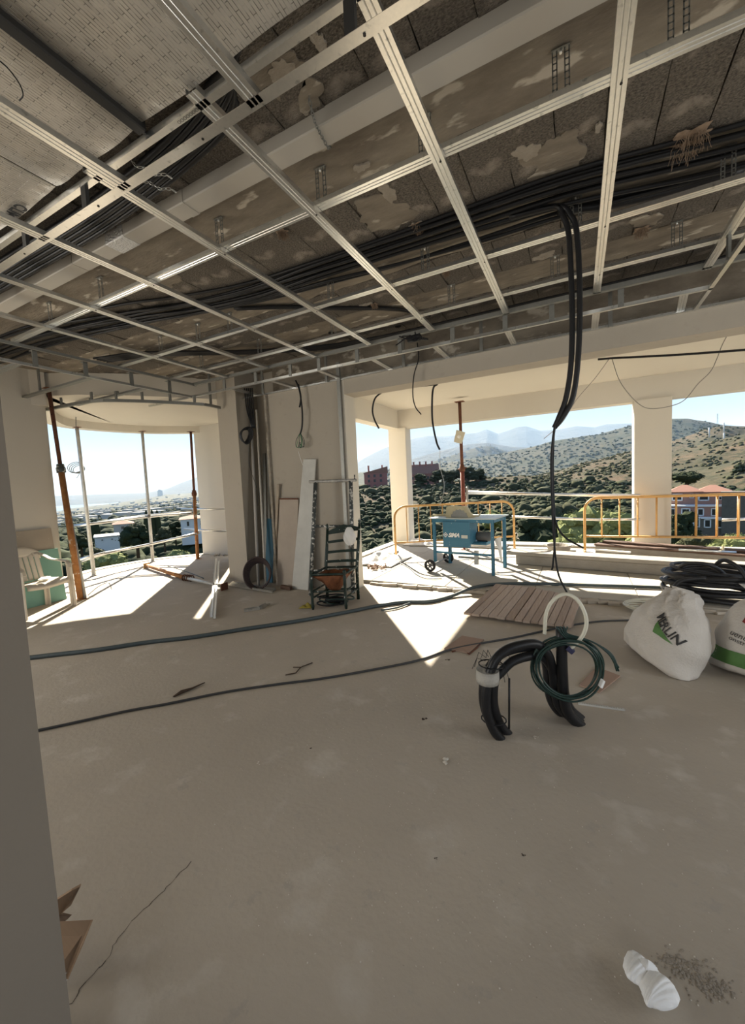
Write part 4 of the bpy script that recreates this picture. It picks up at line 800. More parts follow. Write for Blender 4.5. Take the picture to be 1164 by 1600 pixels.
# ladder-back chair
lc = zf(520,952); chr_ = thing('ladder_back_chair', (lc.x, lc.y, 0), 'old dark green ladder-back chair with a torn hanging seat', 'chair')
cA, cB = zf(489,952), zf(541,951); fx = (cB-cA); fx.z = 0; cw_ = fx.length; fx.normalize(); fyv = Vector((-fx.y, fx.x, 0)).normalized(); kx = fx*.10+fyv*.40
def cpt(p, z): return Vector((p.x, p.y, z))
def post(p, prof_, name='leg', top=None):
    m = MB(); 
    if top is None: m.lathe(prof_, tuple(cpt(p, 0)), n=10)
    else: m.tube([cpt(p, 0), cpt(p, .42), top*.5+cpt(p,.42)*.5+fyv*.01, top], [.021,.023,.021,.018], 9); m.lathe([(.015,0),(.021,.02),(.012,.035),(.02,.055),(.006,.085)], tuple(top-Vector((0,0,.01))), n=9)
    m.build(name, GREENP, chr_)
fl = [(.015,0),(.021,.04),(.017,.06),(.02,.2),(.015,.24),(.021,.28),(.021,.40),(.013,.42),(.022,.45),(.016,.48)]
post(cA, fl); post(cB, fl)
rA, rB = cA+kx, cB+kx; tA, tB = rA+fyv*.10+fx*.03+Vector((0,0,.96)), rB+fyv*.10+fx*.05+Vector((0,0,.98)); tA.z = .92; tB.z = .97
post(rA, None, 'back_post', tA); post(rB, None, 'back_post', tB)
def slat(k, h_, arch_=0):
    a, b_ = cpt(rA,.42).lerp(tA, k), cpt(rB,.42).lerp(tB, k); N = 12; m = MB(); vs, fs = [], []
    for i in range(N+1):
        u = i/N; p = a.lerp(b_, u)+fyv*.03*math.sin(PI*u); hh = h_*(1+arch_*math.sin(PI*u)**2+(.25*math.sin(3*PI*u)**2 if arch_ else 0)); vs += [p+Vector((0,0,-h_*.5))-fyv*.006, p+Vector((0,0,hh-h_*.5))-fyv*.006, p+Vector((0,0,hh-h_*.5))+fyv*.006, p+Vector((0,0,-h_*.5))+fyv*.006]
    for i in range(N):
        for q in range(4): fs.append((i*4+q, i*4+(q+1) % 4, (i+1)*4+(q+1) % 4, (i+1)*4+q))
    fs += [(0,1,2,3),(N*4+3,N*4+2,N*4+1,N*4)]; m.add(vs, fs, False); m.build('crest_rail' if arch_ else 'slat', GREENP, chr_)
slat(.90,.045,1.1); slat(.66,.035); slat(.40,.035); slat(.16,.035)
for z_, prs in ((.43,((cA,cB),(rA,rB),(cA,rA),(cB,rB))),(.22,((cA,cB),(cA,rA),(cB,rB))),(.14,((rA,rB),(cA,rA),(cB,rB)))):
    for a, b_ in prs: m = MB(); m.tube([cpt(a, z_), cpt(b_, z_)], [.012 if z_ < .4 else .015]*2, 7); m.build('stretcher' if z_ < .4 else 'seat_rail', GREENP, chr_)
RUSH = mat('torn_brown_rush', (.24,.085,.03), .8, var=.8, vscale=14, col2=(.09,.03,.012), bump=.7, bscale=50)
def seatf(u, v):
    p = cA.lerp(cB, .04+.92*u).lerp(rA.lerp(rB, .04+.92*u), .02+.9*v); return tuple(cpt(p, .41-.22*(math.sin(PI*u)**1.2)*(math.sin(PI*min(1, v*1.05))**.8)-.02*math.sin(u*17)*math.sin(v*9)))
m = MB(); m.grid(16, 12, seatf); o = m.build('torn_seat', RUSH, chr_); o.modifiers.new('t','SOLIDIFY').thickness = .012; o['label'] = 'sagging reddish brown rush seat'
wb = thing('plastic_bag', tuple(tB-fx*.1), 'white plastic bag hung on the back of the green chair', 'bag'); m = MB(); c = cpt(rA,.42).lerp(tA,.75).lerp(cpt(rB,.42).lerp(tB,.78), .72)-fyv*.035
def bagf(u, v): a = 2*PI*u; k = math.sin(PI*(.05+.9*v))**.6*(1+.22*math.sin(a*4+v*6)); return tuple(c+fx*.075*k*math.cos(a)+fyv*.035*k*math.sin(a)+Vector((0,0,-.13+.24*v)))
m.grid(20, 12, bagf); m.build('bag_film', SHEET, wb)
ct_ = thing('cable_heap', tuple(zf(515,945)), 'tangle of dark cables with an ochre rag under the green chair', 'cable heap'); cc_ = (cA+cB)/2+fyv*.18
for k in range(7): m = MB(); R1 = random.uniform(.06,.14); o_ = Vector((random.uniform(-.10,.12), random.uniform(-.06,.08), .012+.012*k)); m.tube([cc_+o_+fx*R1*1.4*math.cos(a)+fyv*R1*.7*math.sin(a)+Vector((0,0,.008*math.sin(a*2+k)+.004)) for a in [2*PI*j/24 for j in range(24)]], .010, 6, closed=True); m.build('cable_turn', GRC if k % 2 else BLACKR, ct_)
rg = cA-fx*.10+fyv*.1; m = MB(); m.grid(12, 10, lambda u, v: tuple(rg+fx*(.17*(u-.5)*(1-.4*v))+fyv*(.14*(v-.5))+Vector((0,0,.012+.05*abs(math.sin(u*5+v*3))*math.sin(PI*u)*math.sin(PI*v))))); o = m.build('rag', mat('ochre_rag', (.36,.29,.05), .9, var=.5, vscale=20), ct_); o.modifiers.new('t','SOLIDIFY').thickness = .006
# white plastic armchair by the left wall
pcx = thing('plastic_armchair', tuple(zf(78,955)), 'dusty white plastic armchair by the left wall', 'chair')
fA, fB = zf(43,968), zf(116,946); uy = (fB-fA); uy.z = 0; Wc = uy.length; uy.normalize(); ux = Vector((uy.y, -uy.x, 0))    # ux points into the room
if ux.x < 0: ux = -ux
o0 = (fA+fB)/2; o0.z = 0
def pp_(x, y, z): return o0+ux*x+uy*y+Vector((0,0,z))               # x: 0 front .. -.5 back
hwid = Wc/2
m = MB(); m.grid(14, 12, lambda u, v: tuple(pp_(.0-.42*v, (u-.5)*2*(hwid-.035)*(1-.16*v), .425-.022*math.sin(PI*u)-.02*v+.02*max(0, .12-v)/.12*-1))); m.grid(14, 1, lambda u, v: tuple(pp_(.004, (u-.5)*2*(hwid-.035), .405-.022*math.sin(PI*u)-.055*v+.03*v*abs(2*u-1)**3*0))); o = m.build('seat', WPLAS, pcx); o.modifiers.new('t','SOLIDIFY').thickness = .008
nsl = 7
for i in range(nsl):                                                  # back: vertical slats with slots between
    u0, u1 = i/nsl, (i+1)/nsl; m = MB()
    m.grid(3, 10, lambda a, v: tuple(pp_(-.41-.10*v-.03*math.sin(PI*(u0+(u1-u0)*(.08+.84*a))), ((u0+(u1-u0)*(.08+.84*a))-.5)*2*(hwid-.075)*(1+.05*v), .40+.36*v))); o = m.build('back_slat', WPLAS, pcx); o.modifiers.new('t','SOLIDIFY').thickness = .007
m = MB(); m.grid(16, 4, lambda u, v: tuple(pp_(-.50-.02*v-.03*math.sin(PI*u), (u-.5)*2*(hwid-.045), .72+(.09+.05*math.sin(PI*u))*v-.05*abs(2*u-1)**3))); o = m.build('top_rail', WPLAS, pcx); o.modifiers.new('t','SOLIDIFY').thickness = .008
for s in (-1, 1):
    y = s*(hwid-.01); path = spline([pp_(-.52,s*(hwid-.05),.74), pp_(-.43,s*(hwid-.03),.70), pp_(-.34,y,.655), pp_(-.15,y,.64), pp_(-.03,y,.62), pp_(.005,y,.55)], 5); m = MB()
    for a, b_ in zip(path[:-1], path[1:]): m.bar(a, b_+(b_-a)*.15, .055, .016, bev=.004)
    m.build('arm', WPLAS, pcx)
    m = MB(); m.extr([(-.03,-.02),(.03,-.02),(.03,-.012),(-.022,-.012),(-.022,.02),(-.03,.02)], pp_(0,s*hwid,0), pp_(-.01,y,.60), ux, uy*-s); m.build('leg', WPLAS, pcx)
    m = MB(); m.extr([(-.03,-.02),(.03,-.02),(.03,-.012),(-.022,-.012),(-.022,.02),(-.03,.02)], pp_(-.47,s*(hwid-.03),0), pp_(-.42,s*(hwid-.06),.42), ux, uy*-s); m.build('leg', WPLAS, pcx)
m = MB(); m.bar(pp_(-.16,.03,.428), pp_(-.30,.16,.428), .10, .012); tag(m.build('paper_scrap', WHT), 'white scrap lying on the plastic chair seat', 'scrap')
# boards behind the armchair
def wallboard(y0, y1, x, ztop, name, m_, label, back, t=.016, lean=.22):
    a, b_ = Vector((x,y0,.002)), Vector((x-.03,y1,.002)); d = (b_-a).normalized(); n = Vector((-d.y, d.x, 0)); n = n if n.x < 0 else -n; P = [a+n*back, b_+n*back, b_+n*(back+lean)+Vector((0,0,ztop)), a+n*(back+lean)+Vector((0,0,ztop))]; m = MB(); m.slab(P, t, n); return tag(m.build(name, m_), label, 'board')
wallboard(2.0,2.99,-6.71,.76,'leaning_board',TEAL,'pale green plasterboard leaning behind the plastic armchair',0,.014,.10)
wallboard(2.0,2.96,-6.74,1.06,'leaning_board',BEIGEB,'brownish board rising behind the green plasterboard',.0,.014,.13)
# big orange prop and pipes at the bay
def prop(pf, zb, pt, yt, r0, r1, split, m0, m1, name, label, collar=None, plate=True):
    a = zf(*pf, zb); b_ = ay_(*pt, yt) if yt else None; r = thing(name, tuple(a), label, 'prop'); mid = a.lerp(b_, split)
    m = MB(); m.tube([a, mid], r0, 12); m.build('outer_tube', m0, r); m = MB(); m.tube([mid-(b_-a)*.02, b_], r1, 12); m.build('inner_tube', m1, r)
    d = (b_-a).normalized()
    m = MB(); m.lathe([(r0*1.45,-.05),(r0*1.45,.02),(r0*1.2,.03),(r0*1.2,.07)], tuple(mid), tuple(d), n=12); m.build('collar', collar or m0, r)
    if plate:
        m = MB(); m.bar(a+Vector((-.06,0,.004)), a+Vector((.06,0,.004)), .12, .008); m.build('foot_plate', m0, r); m = MB(); m.bar(b_+Vector((-.06,0,-.003)), b_+Vector((.06,0,-.003)), .12, .006); m.build('head_plate', m1, r)
    return r, a, b_, d
r, a, b_, d = prop((126,936),.0,(76,606),3.06,.040,.026,.62,RUST,DKRUST,'steel_prop','tall leaning orange steel prop at the end of the left wall',SPLAT)
for k in range(9):
    c = a.lerp(b_, .66+.036*k); m = MB(); m.lathe([(.006,-.002),(.006,.002)], tuple(c+Vector((.018,-.022,0))), (.6,-.75,0), n=8); m.build('pin_hole', HOLE, r)
leaner((133,934),.01,(108,796),3.12,.022,0,'leaning_pipe',mat('dull_zinc_pipe',(.30,.30,.29),.5,.5),'short grey pipe tied to the big orange prop','pipe',True)
m = MB(); p = zf(137,930,.01); m.tube(spline([p, p+Vector((.02,.15,.10)), p+Vector((.05,.28,.13)), p+Vector((.09,.30,.02))], 6), .006, 5); tag(m.build('wire_hook', GALVD), 'bent wire hook on the floor by the orange prop', 'wire')
for i, (pf, pt, y_, lab) in enumerate((((147,899),(120,667),4.24,'slim pale pole in the bay, first from the left'),((239,877),(222,672),5.38,'slim pale pole in the middle of the bay'))):
    a = zf(*pf); b_ = ay_(*pt, a.y); b_.z = min(b_.z, 2.85); r = thing('bay_pole', tuple(a), lab, 'pole'); m = MB(); m.tube([a, a.lerp(b_, .5), b_], [.034,.032,.030], 10); m.build('tube', PIPEW, r); m = MB(); m.bar(b_+Vector((-.08,0,-.003)), b_+Vector((.08,0,-.003)), .08, .006); m.build('head_plate', DKRUST, r); m = MB(); m.bar(a+Vector((-.06,0,.015)), a+Vector((.06,0,.015)), .1, .006); m.build('foot_plate', PIPEW, r)
prop((309,873),.0,(298,674),5.95,.036,.026,.52,RUST,DKRUST,'steel_prop','half orange half rusty prop at the right side of the bay',DKRUST)
def rail(pts, ys, r0, label, m_=GALV, name='guard_rail'): return cable([ay_(x, y, yy) for (x, y), yy in zip(pts, ys)], r0, name, m_, label, 'rail', n=2, sides=8)
rail([(116,821),(160,816),(222,808),(300,801)],[3.95,4.3,5.3,5.9], .025, 'upper front guard rail across the bay, left length')
rail([(122,822),(165,814),(228,805),(306,797)],[4.05,4.4,5.45,6.05], .022, 'upper rear guard rail across the bay, left length')
rail([(124,874),(160,864),(230,851),(308,833)],[3.95,4.3,5.3,5.9], .025, 'lower front guard rail across the bay, left length')
rail([(128,876),(170,863),(236,849),(312,832)],[4.05,4.4,5.45,6.05], .022, 'lower rear guard rail across the bay, left length')
rail([(283,795),(354,795)],[5.95,6.25], .022, 'upper guard rail across the right jamb of the bay'); rail([(287,826),(354,830)],[5.95,6.25], .022, 'lower guard rail across the right jamb of the bay')
for i, px in enumerate(((144,818),(148,869),(233,806),(236,852),(306,798),(308,831))): c = ay_(*px, (4.27,4.27,5.4,5.4,5.98,5.98)[i]); m = MB(); m.bar(c+Vector((-.04,-.035,.0)), c+Vector((.05,-.035,.0)), .06, .05, bev=.01); tag(m.build('pipe_clamp', GALVD), ['upper','lower'][i % 2]+' pipe clamp on the '+['first','middle','right'][i//2]+' bay pole', 'clamp')
wc = ay_(125,732,4.15); wr_ = thing('wire_coil', tuple(wc), 'coil of grey wire hung on the first bay pole', 'wire coil')
for k in range(4): R1 = .085+.01*k; m = MB(); m.tube([wc+Vector((.72,.69,0))*(R1*1.1*math.cos(a)-.015*k)+Vector((.69,-.72,0))*(.012*math.sin(3*a)+.008*k+.05)+Vector((0,0,R1*.85*math.sin(a)+.02*math.cos(a)+.012*(k-1))) for a in [2*PI*j/28 for j in range(28)]], .0065, 6, closed=True); m.build('wire_turn', mat('grey_coil_wire', (.09,.10,.10), .5) if k == 0 else bpy.data.materials['grey_coil_wire'], wr_)
m = MB(); m.tube(spline([wc+Vector((-.02,0,-.07)), wc+Vector((-.1,0,-.14)), wc+Vector((-.16,0,-.17))], 4), .005, 5); m.build('wire_end', bpy.data.materials['grey_coil_wire'], wr_)
cable([ay_(x, y, 4.15) for x, y in ((112,607),(118,640),(119,670),(122,700),(126,720))], .006, 'hanging_wire', bpy.data.materials['grey_coil_wire'], 'grey wires hanging from the curved track down to the wire coil', 'wire')
cable([ay_(x, y, 3.9) for x, y in ((82,630),(92,634),(99,628),(97,620))], .016, 'hook_conduit', BLACKP, 'black conduit end hooked under the bay frame beside the orange prop', 'conduit')
# fallen prop and channels on the bay floor
fp = thing('fallen_prop', tuple(zf(290,900)), 'orange and pale steel prop lying on the bay floor', 'prop')
p0, p1, p2 = zf(229,883,.05), zf(288,902,.05), zf(349,916,.05)
m = MB(); m.tube([p0, p1], .034, 10); m.build('outer_tube', RUST, fp); m = MB(); m.tube([p1, p2], .026, 10); m.build('inner_tube', PIPEW, fp); m = MB(); m.bar(p0+Vector((0,-.06,0)), p0+Vector((0,.06,0)), .012, .1); m.build('foot_plate', YELL, fp); m = MB(); m.bar(p2+Vector((.02,-.06,0)), p2+Vector((.02,.06,0)), .02, .11); m.build('head_plate', DKRUST, fp)
m = MB()
for k in range(4): m.tube([p1+Vector((.06*k,0,0))+Vector((0,.05*math.cos(a), .05*math.sin(a))) for a in [2*PI*j/10 for j in range(10)]], .010, 5, closed=True)
m.build('screw_collar', DKRUST, fp)
cable([zf(x, y, .07) for x, y in ((262,884),(280,889),(300,896),(318,903))], .008, 'loose_wire', GREYCON, 'thin wire lying along the fallen prop', 'wire')
for i, (q0, q1, lab) in enumerate((((338,872),(330,964),'long pale steel channel lying toward the camera on the bay floor, left'),((342,876),(335,966),'long pale steel channel lying toward the camera on the bay floor, right'),((358,914),(426,926),'pale channel on the floor by the column foot, near one'),((362,911),(430,922),'pale channel on the floor by the column foot, far one'))): a, b_ = zf(*q0, .02+.09*(i < 2)), zf(*q1, .012); m = MB(); m.profile(UTR, a, b_); tag(m.build('loose_channel', GALV), lab, 'channel')
r = thing('mortar_rubble', tuple(zf(337,866)), 'small heap of mortar rubble at the foot of the bay jamb', 'rubble'); m = MB()
for k in range(26): c = zf(328+random.uniform(0,24), 866+random.uniform(-2,3)); q = random.uniform(.015,.05); v, f = ICO; m.add([(c.x+x*q*1.3, c.y+y*q, max(0, z*q+q*.4)) for x, y, z in v], f)
o = m.build('chunks', CONCB, r); o['kind'] = 'stuff'

# ---------------------------------------------------------------- terrace
ZT = .052
def tz(px, py): return zf(px, py, ZT)
# blue site saw
q1, q2, q3, q4 = tz(679,890), tz(702,879), tz(771,898.6), tz(786,886)
sw = thing('table_saw', tuple((q1+q2+q3+q4)/4), 'blue site table saw on wheels with a white blade guard', 'saw')
ex = (q3-q1); ex.z = 0; Ls = ex.length; ex.normalize(); ey = Vector((-ex.y, ex.x, 0)); Ds = max(.45, abs((q4-q3).dot(ey))); O_ = Vector((q1.x, q1.y, ZT))
def S(x, y, z): return O_+ex*x+ey*y+Vector((0,0,z))
HT = ay_(771,811,q3.y).z-ZT
for x, y, z0 in ((.02,.0,.14),(.02,Ds,.0),(Ls,.0,.0),(Ls,Ds,.0)): m = MB(); m.profile([(-.025,.035),(-.025,-.0),(.025,-.0)] if y else [(-.025,.0),(.025,.0),(.025,.035)], S(x,y,z0), S(x,y,HT), up=tuple(ey)); m.bar(S(x,y,z0), S(x,y,HT), .04, .04, up=tuple(ey)); m.build('leg', BLUE, sw)
m = MB(); m.slab([S(-.05,-.05,HT), S(Ls+.06,-.05,HT), S(Ls+.06,Ds+.08,HT), S(-.05,Ds+.08,HT)], .012, (0,0,1)); o = m.build('table_top', mat('scuffed_table_steel', (.30,.42,.46), .4, .3, var=.8, vscale=9, col2=(.62,.60,.52)), sw)
for a, b_ in (((0,0),(Ls,0)),((0,Ds),(Ls,Ds)),((0,0),(0,Ds)),((Ls,0),(Ls,Ds))): m = MB(); m.bar(S(*a,HT-.03), S(*b_,HT-.03), .03, .055); m.build('apron', BLUE, sw)
m = MB(); m.bar(S(.18,-.012,HT-.24), S(.62,-.012,HT-.24), .03, .40, bev=.006); m.add([tuple(S(.18,0,HT-.04)),tuple(S(.62,0,HT-.04)),tuple(S(.62,.3,HT-.04)),tuple(S(.18,.3,HT-.04)),tuple(S(.18,0,HT-.44)),tuple(S(.62,0,HT-.40)),tuple(S(.62,.3,HT-.34)),tuple(S(.18,.3,HT-.34))],[(0,1,2,3),(4,7,6,5),(1,5,6,2),(0,3,7,4),(2,6,7,3)]); m.build('blade_housing', BLUE, sw)
vs, fs = text_mesh('SiMA', .088, shear=.35, spacing=.95, bold=.004); m = MB(); m.add([tuple(S(.27+x, -.031, HT-.28+y)) for x, y, z in vs], fs); o = m.build('lettering', WHT, sw, fix=False); o['label'] = 'white slanted letters on the blue housing'
m = MB(); c = S(.225,-.030,HT-.25)
for s_ in (.036,):
    for k in range(4): a, b_ = [(0,1),(1,0),(0,-1),(-1,0)][k], [(1,0),(0,-1),(-1,0),(0,1)][k]; m.bar(c+ex*a[0]*s_+Vector((0,0,a[1]*s_)), c+ex*b_[0]*s_+Vector((0,0,b_[1]*s_)), .008, .003, up=tuple(ey))
m.bar(c+ex*-.016, c+ex*.016, .014, .003, up=tuple(ey)); m.build('diamond_emblem', WHT, sw)
m = MB(); m.bar(S(.485,-.030,HT-.27), S(.585,-.030,HT-.27), .004, .05); m.build('rating_plate', mat('pale_plate', (.55,.56,.50), .5), sw)
GUARD = mat('cream_guard_paint', (.66,.60,.40), .6, var=.6, vscale=7, col2=(.46,.40,.24))
gy = .16; oz = HT+.012; sil = [(.17,0),(.175,.07),(.18,.15),(.21,.175),(.48,.175),(.52,.16),(.56,.09),(.60,.03),(.64,.0)]
m = MB(); n = len(sil); vs = [S(x,gy-.035,oz+z) for x, z in sil]+[S(x,gy+.035,oz+z) for x, z in sil]; m.add(vs, [(i,i+1,n+i+1,n+i) for i in range(n-1)]); m.add([S(x,gy-.035,oz+z) for x, z in sil if True]+[], [(0,1,2,3,4,5,6,7,8)]); m.add([S(x,gy+.035,oz+z) for x, z in sil], [(8,7,6,5,4,3,2,1,0)]); m.build('blade_guard', GUARD, sw)
N = 30; m = MB(); c = S(.40,gy-.042,oz-.02); ring = [c+ex*(.15*(1 if i % 2 else .9)*math.cos(2*PI*i/N))+Vector((0,0,.15*(1 if i % 2 else .9)*math.sin(2*PI*i/N))) for i in range(N)]; ring = [Vector((p.x,p.y,max(p.z, HT+ZT+.0))) for p in ring]; m.slab(ring, .004, tuple(ey)); m.build('saw_blade', GALVD, sw)
m = MB(); m.tube([S(.60,gy,oz+.02), S(.70,gy,oz+.02), S(.75,gy,oz+.10)], .012, 6); m.build('guard_lever', GUARD, sw); m = MB(); m.bar(S(-.13,.28,oz+.02), S(.26,.28,oz+.02), .03, .03); m.build('rip_fence', GUARD, sw)
for z_, y_, x0, x1 in ((.30,0,.0,Ls),(.18,Ds*.5,.30,Ls)): m = MB(); m.bar(S(x0,y_,z_), S(x1,y_,z_), .03, .03, bev=.004); m.build('lower_rail', BLUE if z_ > .2 else GALVD, sw)
m = MB(); m.bar(S(.42,Ds*.5,HT-.40), S(.80,Ds*.5,HT-.40), .22, .05, bev=.02); m.build('motor_cradle', BLUE, sw); m = MB(); m.lathe([(.07,0),(.075,.02),(.075,.2),(.05,.24)], tuple(S(.62,Ds*.5,HT-.30)), tuple(ex), n=14); m.build('motor', HUB, sw); m = MB(); m.bar(S(.60,Ds*.5,.08), S(.60,Ds*.5,.30), .06, .05, up=tuple(ey)); m.build('cradle_foot', PIPEW, sw)
m = MB(); m.tube([S(-.02,-.10,.095), S(-.02,Ds+.05,.095)], .012, 8); m.build('axle', GALVD, sw)
for yy in (-.12, Ds+.02):
    c = S(-.02,yy,.095); m = MB(); m.lathe([(.065,-.025),(.088,-.022),(.097,-.01),(.097,.01),(.088,.022),(.065,.025),(.058,0),(.065,-.025)], tuple(c), tuple(ey), n=22, caps=False); wl = m.build('wheel', RUB, sw); m = MB(); m.lathe([(.018,-.03),(.018,.03)], tuple(c), tuple(ey), n=10)
    for k in range(6): a = PI*k/3; m.bar(c, c+ex*.065*math.cos(a)+Vector((0,0,.065*math.sin(a))), .016, .02, up=tuple(ey))
    m.build('spokes', HUB, wl)
gl = thing('work_glove', tuple(S(Ls-.05,Ds*.6,.3)), 'rag and glove tied to the right leg of the blue saw', 'rag'); m = MB(); c = S(Ls-.02,Ds*.55,.34)
m.grid(14, 12, lambda u, v: tuple(c+ex*(.10*(1-v)*math.cos(2*PI*u)*.5-.04*v*0+.05*v)+ey*(.06*math.sin(2*PI*u)*(1-.3*v))+Vector((0,0,.16-.34*v+.02*math.sin(9*u+5*v))))); m.build('cloth', SHEET, gl)
# crowd barriers
def barrier(p0, p1, H, label, nb, hook=True):
    d = (p1-p0); d.z = 0; L = d.length; d.normalize(); r = thing('crowd_barrier', tuple((p0+p1)/2), label, 'barrier'); rad = .22
    def B(x, z): return Vector((p0.x, p0.y, ZT))+d*x+Vector((0,0,z))
    pts = [B(0,.0), B(0,H-rad)]+[B(rad-rad*math.cos(t), H-rad+rad*math.sin(t)) for t in [PI/2*k/6 for k in range(1,7)]]+[B(L-rad+rad*math.sin(t), H-rad+rad*math.cos(t)) for t in [PI/2*k/6 for k in range(0,7)]]+[B(L,0)]
    m = MB(); m.tube(pts, .021, 9); m.build('hoop', YELL, r); m = MB(); m.tube([B(0,.30), B(L,.30)], .017, 8); m.build('bottom_rail', YELL, r)
    for i in range(nb): x = L*(i+1)/(nb+1); m = MB(); m.tube([B(x,.30), B(x,H-.005)], .0095, 6); m.build('upright', YELL, r)
    sd = Vector((-d.y, d.x, 0))
    for x in (0, L): m = MB(); m.tube(spline([B(x,.02)-sd*.02, B(x,.012)-sd*.16], 2) if False else [B(x,.02)+sd*.14, B(x,.05), B(x,.02)-sd*.14], .014, 6); m.build('foot', YELL, r)
    if hook: m = MB(); m.tube(spline([B(L,.34), B(L+.05,.36), B(L+.07,.32), B(L+.05,.27), B(L+.09,.25)], 4), .009, 6); m.build('coupling_hook', PIPEW, r)
    return r
b0 = tz(619,872); b1_ = tz(804,861.5); barrier(b0, b1_, ay_(700,787,(b0.y+b1_.y)/2).z-ZT, 'yellow crowd barrier standing behind the blue saw', 9)
b2 = tz(914,863); pt2 = az_(1164,773.5,1.03); dd = (pt2-Vector((b2.x,b2.y,1.03))); dd.z = 0; barrier(b2, b2+dd.normalized()*2.45, ay_(960,777,b2.y-.1).z-ZT, 'yellow crowd barrier standing in front of the middle pier', 8, False)
barrier(b2+Vector((-.004,.05,0)), b2+Vector((-.004,.05,0))+dd.normalized()*2.45, ay_(960,777,b2.y-.1).z-ZT-.010, 'second yellow barrier nested right behind the one at the middle pier', 8, False)
# red prop with board
ra = tz(727,858); rb = ay_(718,627,ra.y); rb.z = min(rb.z, 3.125); r = thing('steel_prop', tuple(ra), 'rusty red prop standing under the porch soffit behind the saw', 'prop'); mid = ra.lerp(rb, .55)
REDP = mat('rusty_red_paint', (.26,.07,.05), .7, .2, var=.8, vscale=10, col2=(.14,.045,.03), spots=((.4,.2,.13), 16, .62, .68))
m = MB(); m.tube([ra, mid], .042, 12); m.build('outer_tube', REDP, r); m = MB(); m.tube([mid-Vector((0,0,.05)), rb], .032, 12); m.build('inner_tube', DKRUST, r); m = MB(); m.lathe([(.055,-.05),(.055,.03),(.045,.05),(.045,.09)], tuple(mid), n=12); m.tube([mid+Vector((-.09,0,0)), mid+Vector((.09,0,.02))], .012, 6); m.build('collar', DKRUST, r); m = MB(); m.bar(rb+Vector((-.09,0,-.004)), rb+Vector((.09,0,-.004)), .14, .008); m.build('head_plate', DKRUST, r); m = MB(); m.bar(ra+Vector((-.08,0,.004)), ra+Vector((.08,0,.004)), .14, .008); m.build('foot_plate', DKRUST, r)
yb_ = ra.y-.06; bd = thing('prop_board', tuple(ay_(716,682,yb_)), 'square pale board with a round disc fixed on the red prop', 'board'); m = MB(); P = [ay_(*p, yb_) for p in ((709,690),(721,693),(727,675),(713,671))]; m.slab(P, .015, (0,1,0)); m.build('plate', mat('cream_board', (.62,.58,.46), .8), bd); m = MB(); m.lathe([(.035,0),(.035,.02),(.012,.025)], tuple(ay_(717.5,682,yb_-.002)), (0,-1,0), n=14); m.build('disc', WHT, bd)
leaner((729,860),ZT,(730,760),ra.y,.022,0,'rail_post',PIPEW,'short pale pipe post beside the red prop holding the guard rails','post',True)
for lab, pts in (('upper front guard rail along the terrace edge',((729,768),(1000,776))),('upper rear guard rail along the terrace edge',((729,770.5),(1000,773.5))),('lower guard rail along the terrace edge, left length',((800,807),(940,812))),('lower guard rail along the terrace edge, right length',((1128,812),(1180,810)))):
    p, q = ay_(*pts[0], 8.30), ay_(*pts[1], 8.34); m = MB(); m.tube([p, q], .024, 8); tag(m.build('guard_rail', GALV), lab, 'rail')
p = ay_(1000,811,8.36); q = ay_(930,811.5,8.36); m = MB(); m.tube([p, q], .02, 8); tag(m.build('guard_rail', GALV), 'thin lower rail passing in front of the middle pier', 'rail')
# stacked concrete lintels, planks
def slabbeam(a, b_, zlo, w_, h_, m_, name, label, cat='lintel'): a, b_ = Vector((a.x,a.y,zlo+h_/2)), Vector((b_.x,b_.y,zlo+h_/2)); m = MB(); m.bar(a, b_, w_, h_, bev=.008); return tag(m.build(name, m_), label, cat)
l0, l1 = tz(806,881), tz(1180,911); d = (l1-l0); d.z = 0; d.normalize(); sdv = Vector((-d.y, d.x, 0))
slabbeam(l0+sdv*.12, l1+sdv*.12, ZT, .22, .15, CONCB, 'concrete_lintel', 'grey precast lintel on the terrace, bottom of the stack')
slabbeam(l0+sdv*.14-d*.14, l1+sdv*.14, ZT+.155, .34, .055, CONCB, 'concrete_slab', 'flat concrete plank lying on top of the grey lintel', 'plank')
l2 = tz(930,872); l3 = tz(1185,897); slabbeam(l2+sdv*.18, l3+sdv*.18, ZT+.0, .12, .20, CONCB, 'concrete_lintel', 'second precast lintel behind the stacked one')
slabbeam(l2+sdv*.20, l3+sdv*.20, ZT+.205, .26, .03, BROWNW, 'brown_plank', 'long dark brown plank on the rear lintel', 'plank'); slabbeam(l2+sdv*.32+d*.1, l3+sdv*.32, ZT+.24, .18, .028, BROWNW, 'brown_plank', 'second brown plank lying over the first near the barrier', 'plank')
a = tz(1060,884)+Vector((0,0,.245)); b_ = tz(1150,890)+Vector((0,0,.245)); m = MB(); m.tube([a, b_], .02, 8); tag(m.build('short_pipe', GALV), 'short bright pipe lying on the brown planks', 'pipe')
c = tz(1127,886)+Vector((0,-.02,.26)); cl = thing('scaffold_clamp', tuple(c), 'small brass coloured scaffold clamp on the pipe behind the hose heap', 'clamp'); m = MB(); m.lathe([(.032,-.025),(.036,0),(.032,.025)], tuple(c), (1,0,0), n=12); m.bar(c+Vector((0,-.04,-.05)), c+Vector((0,-.03,.06)), .03, .02); m.build('jaw', mat('brass_clamp', (.5,.42,.28), .45, .6), cl)
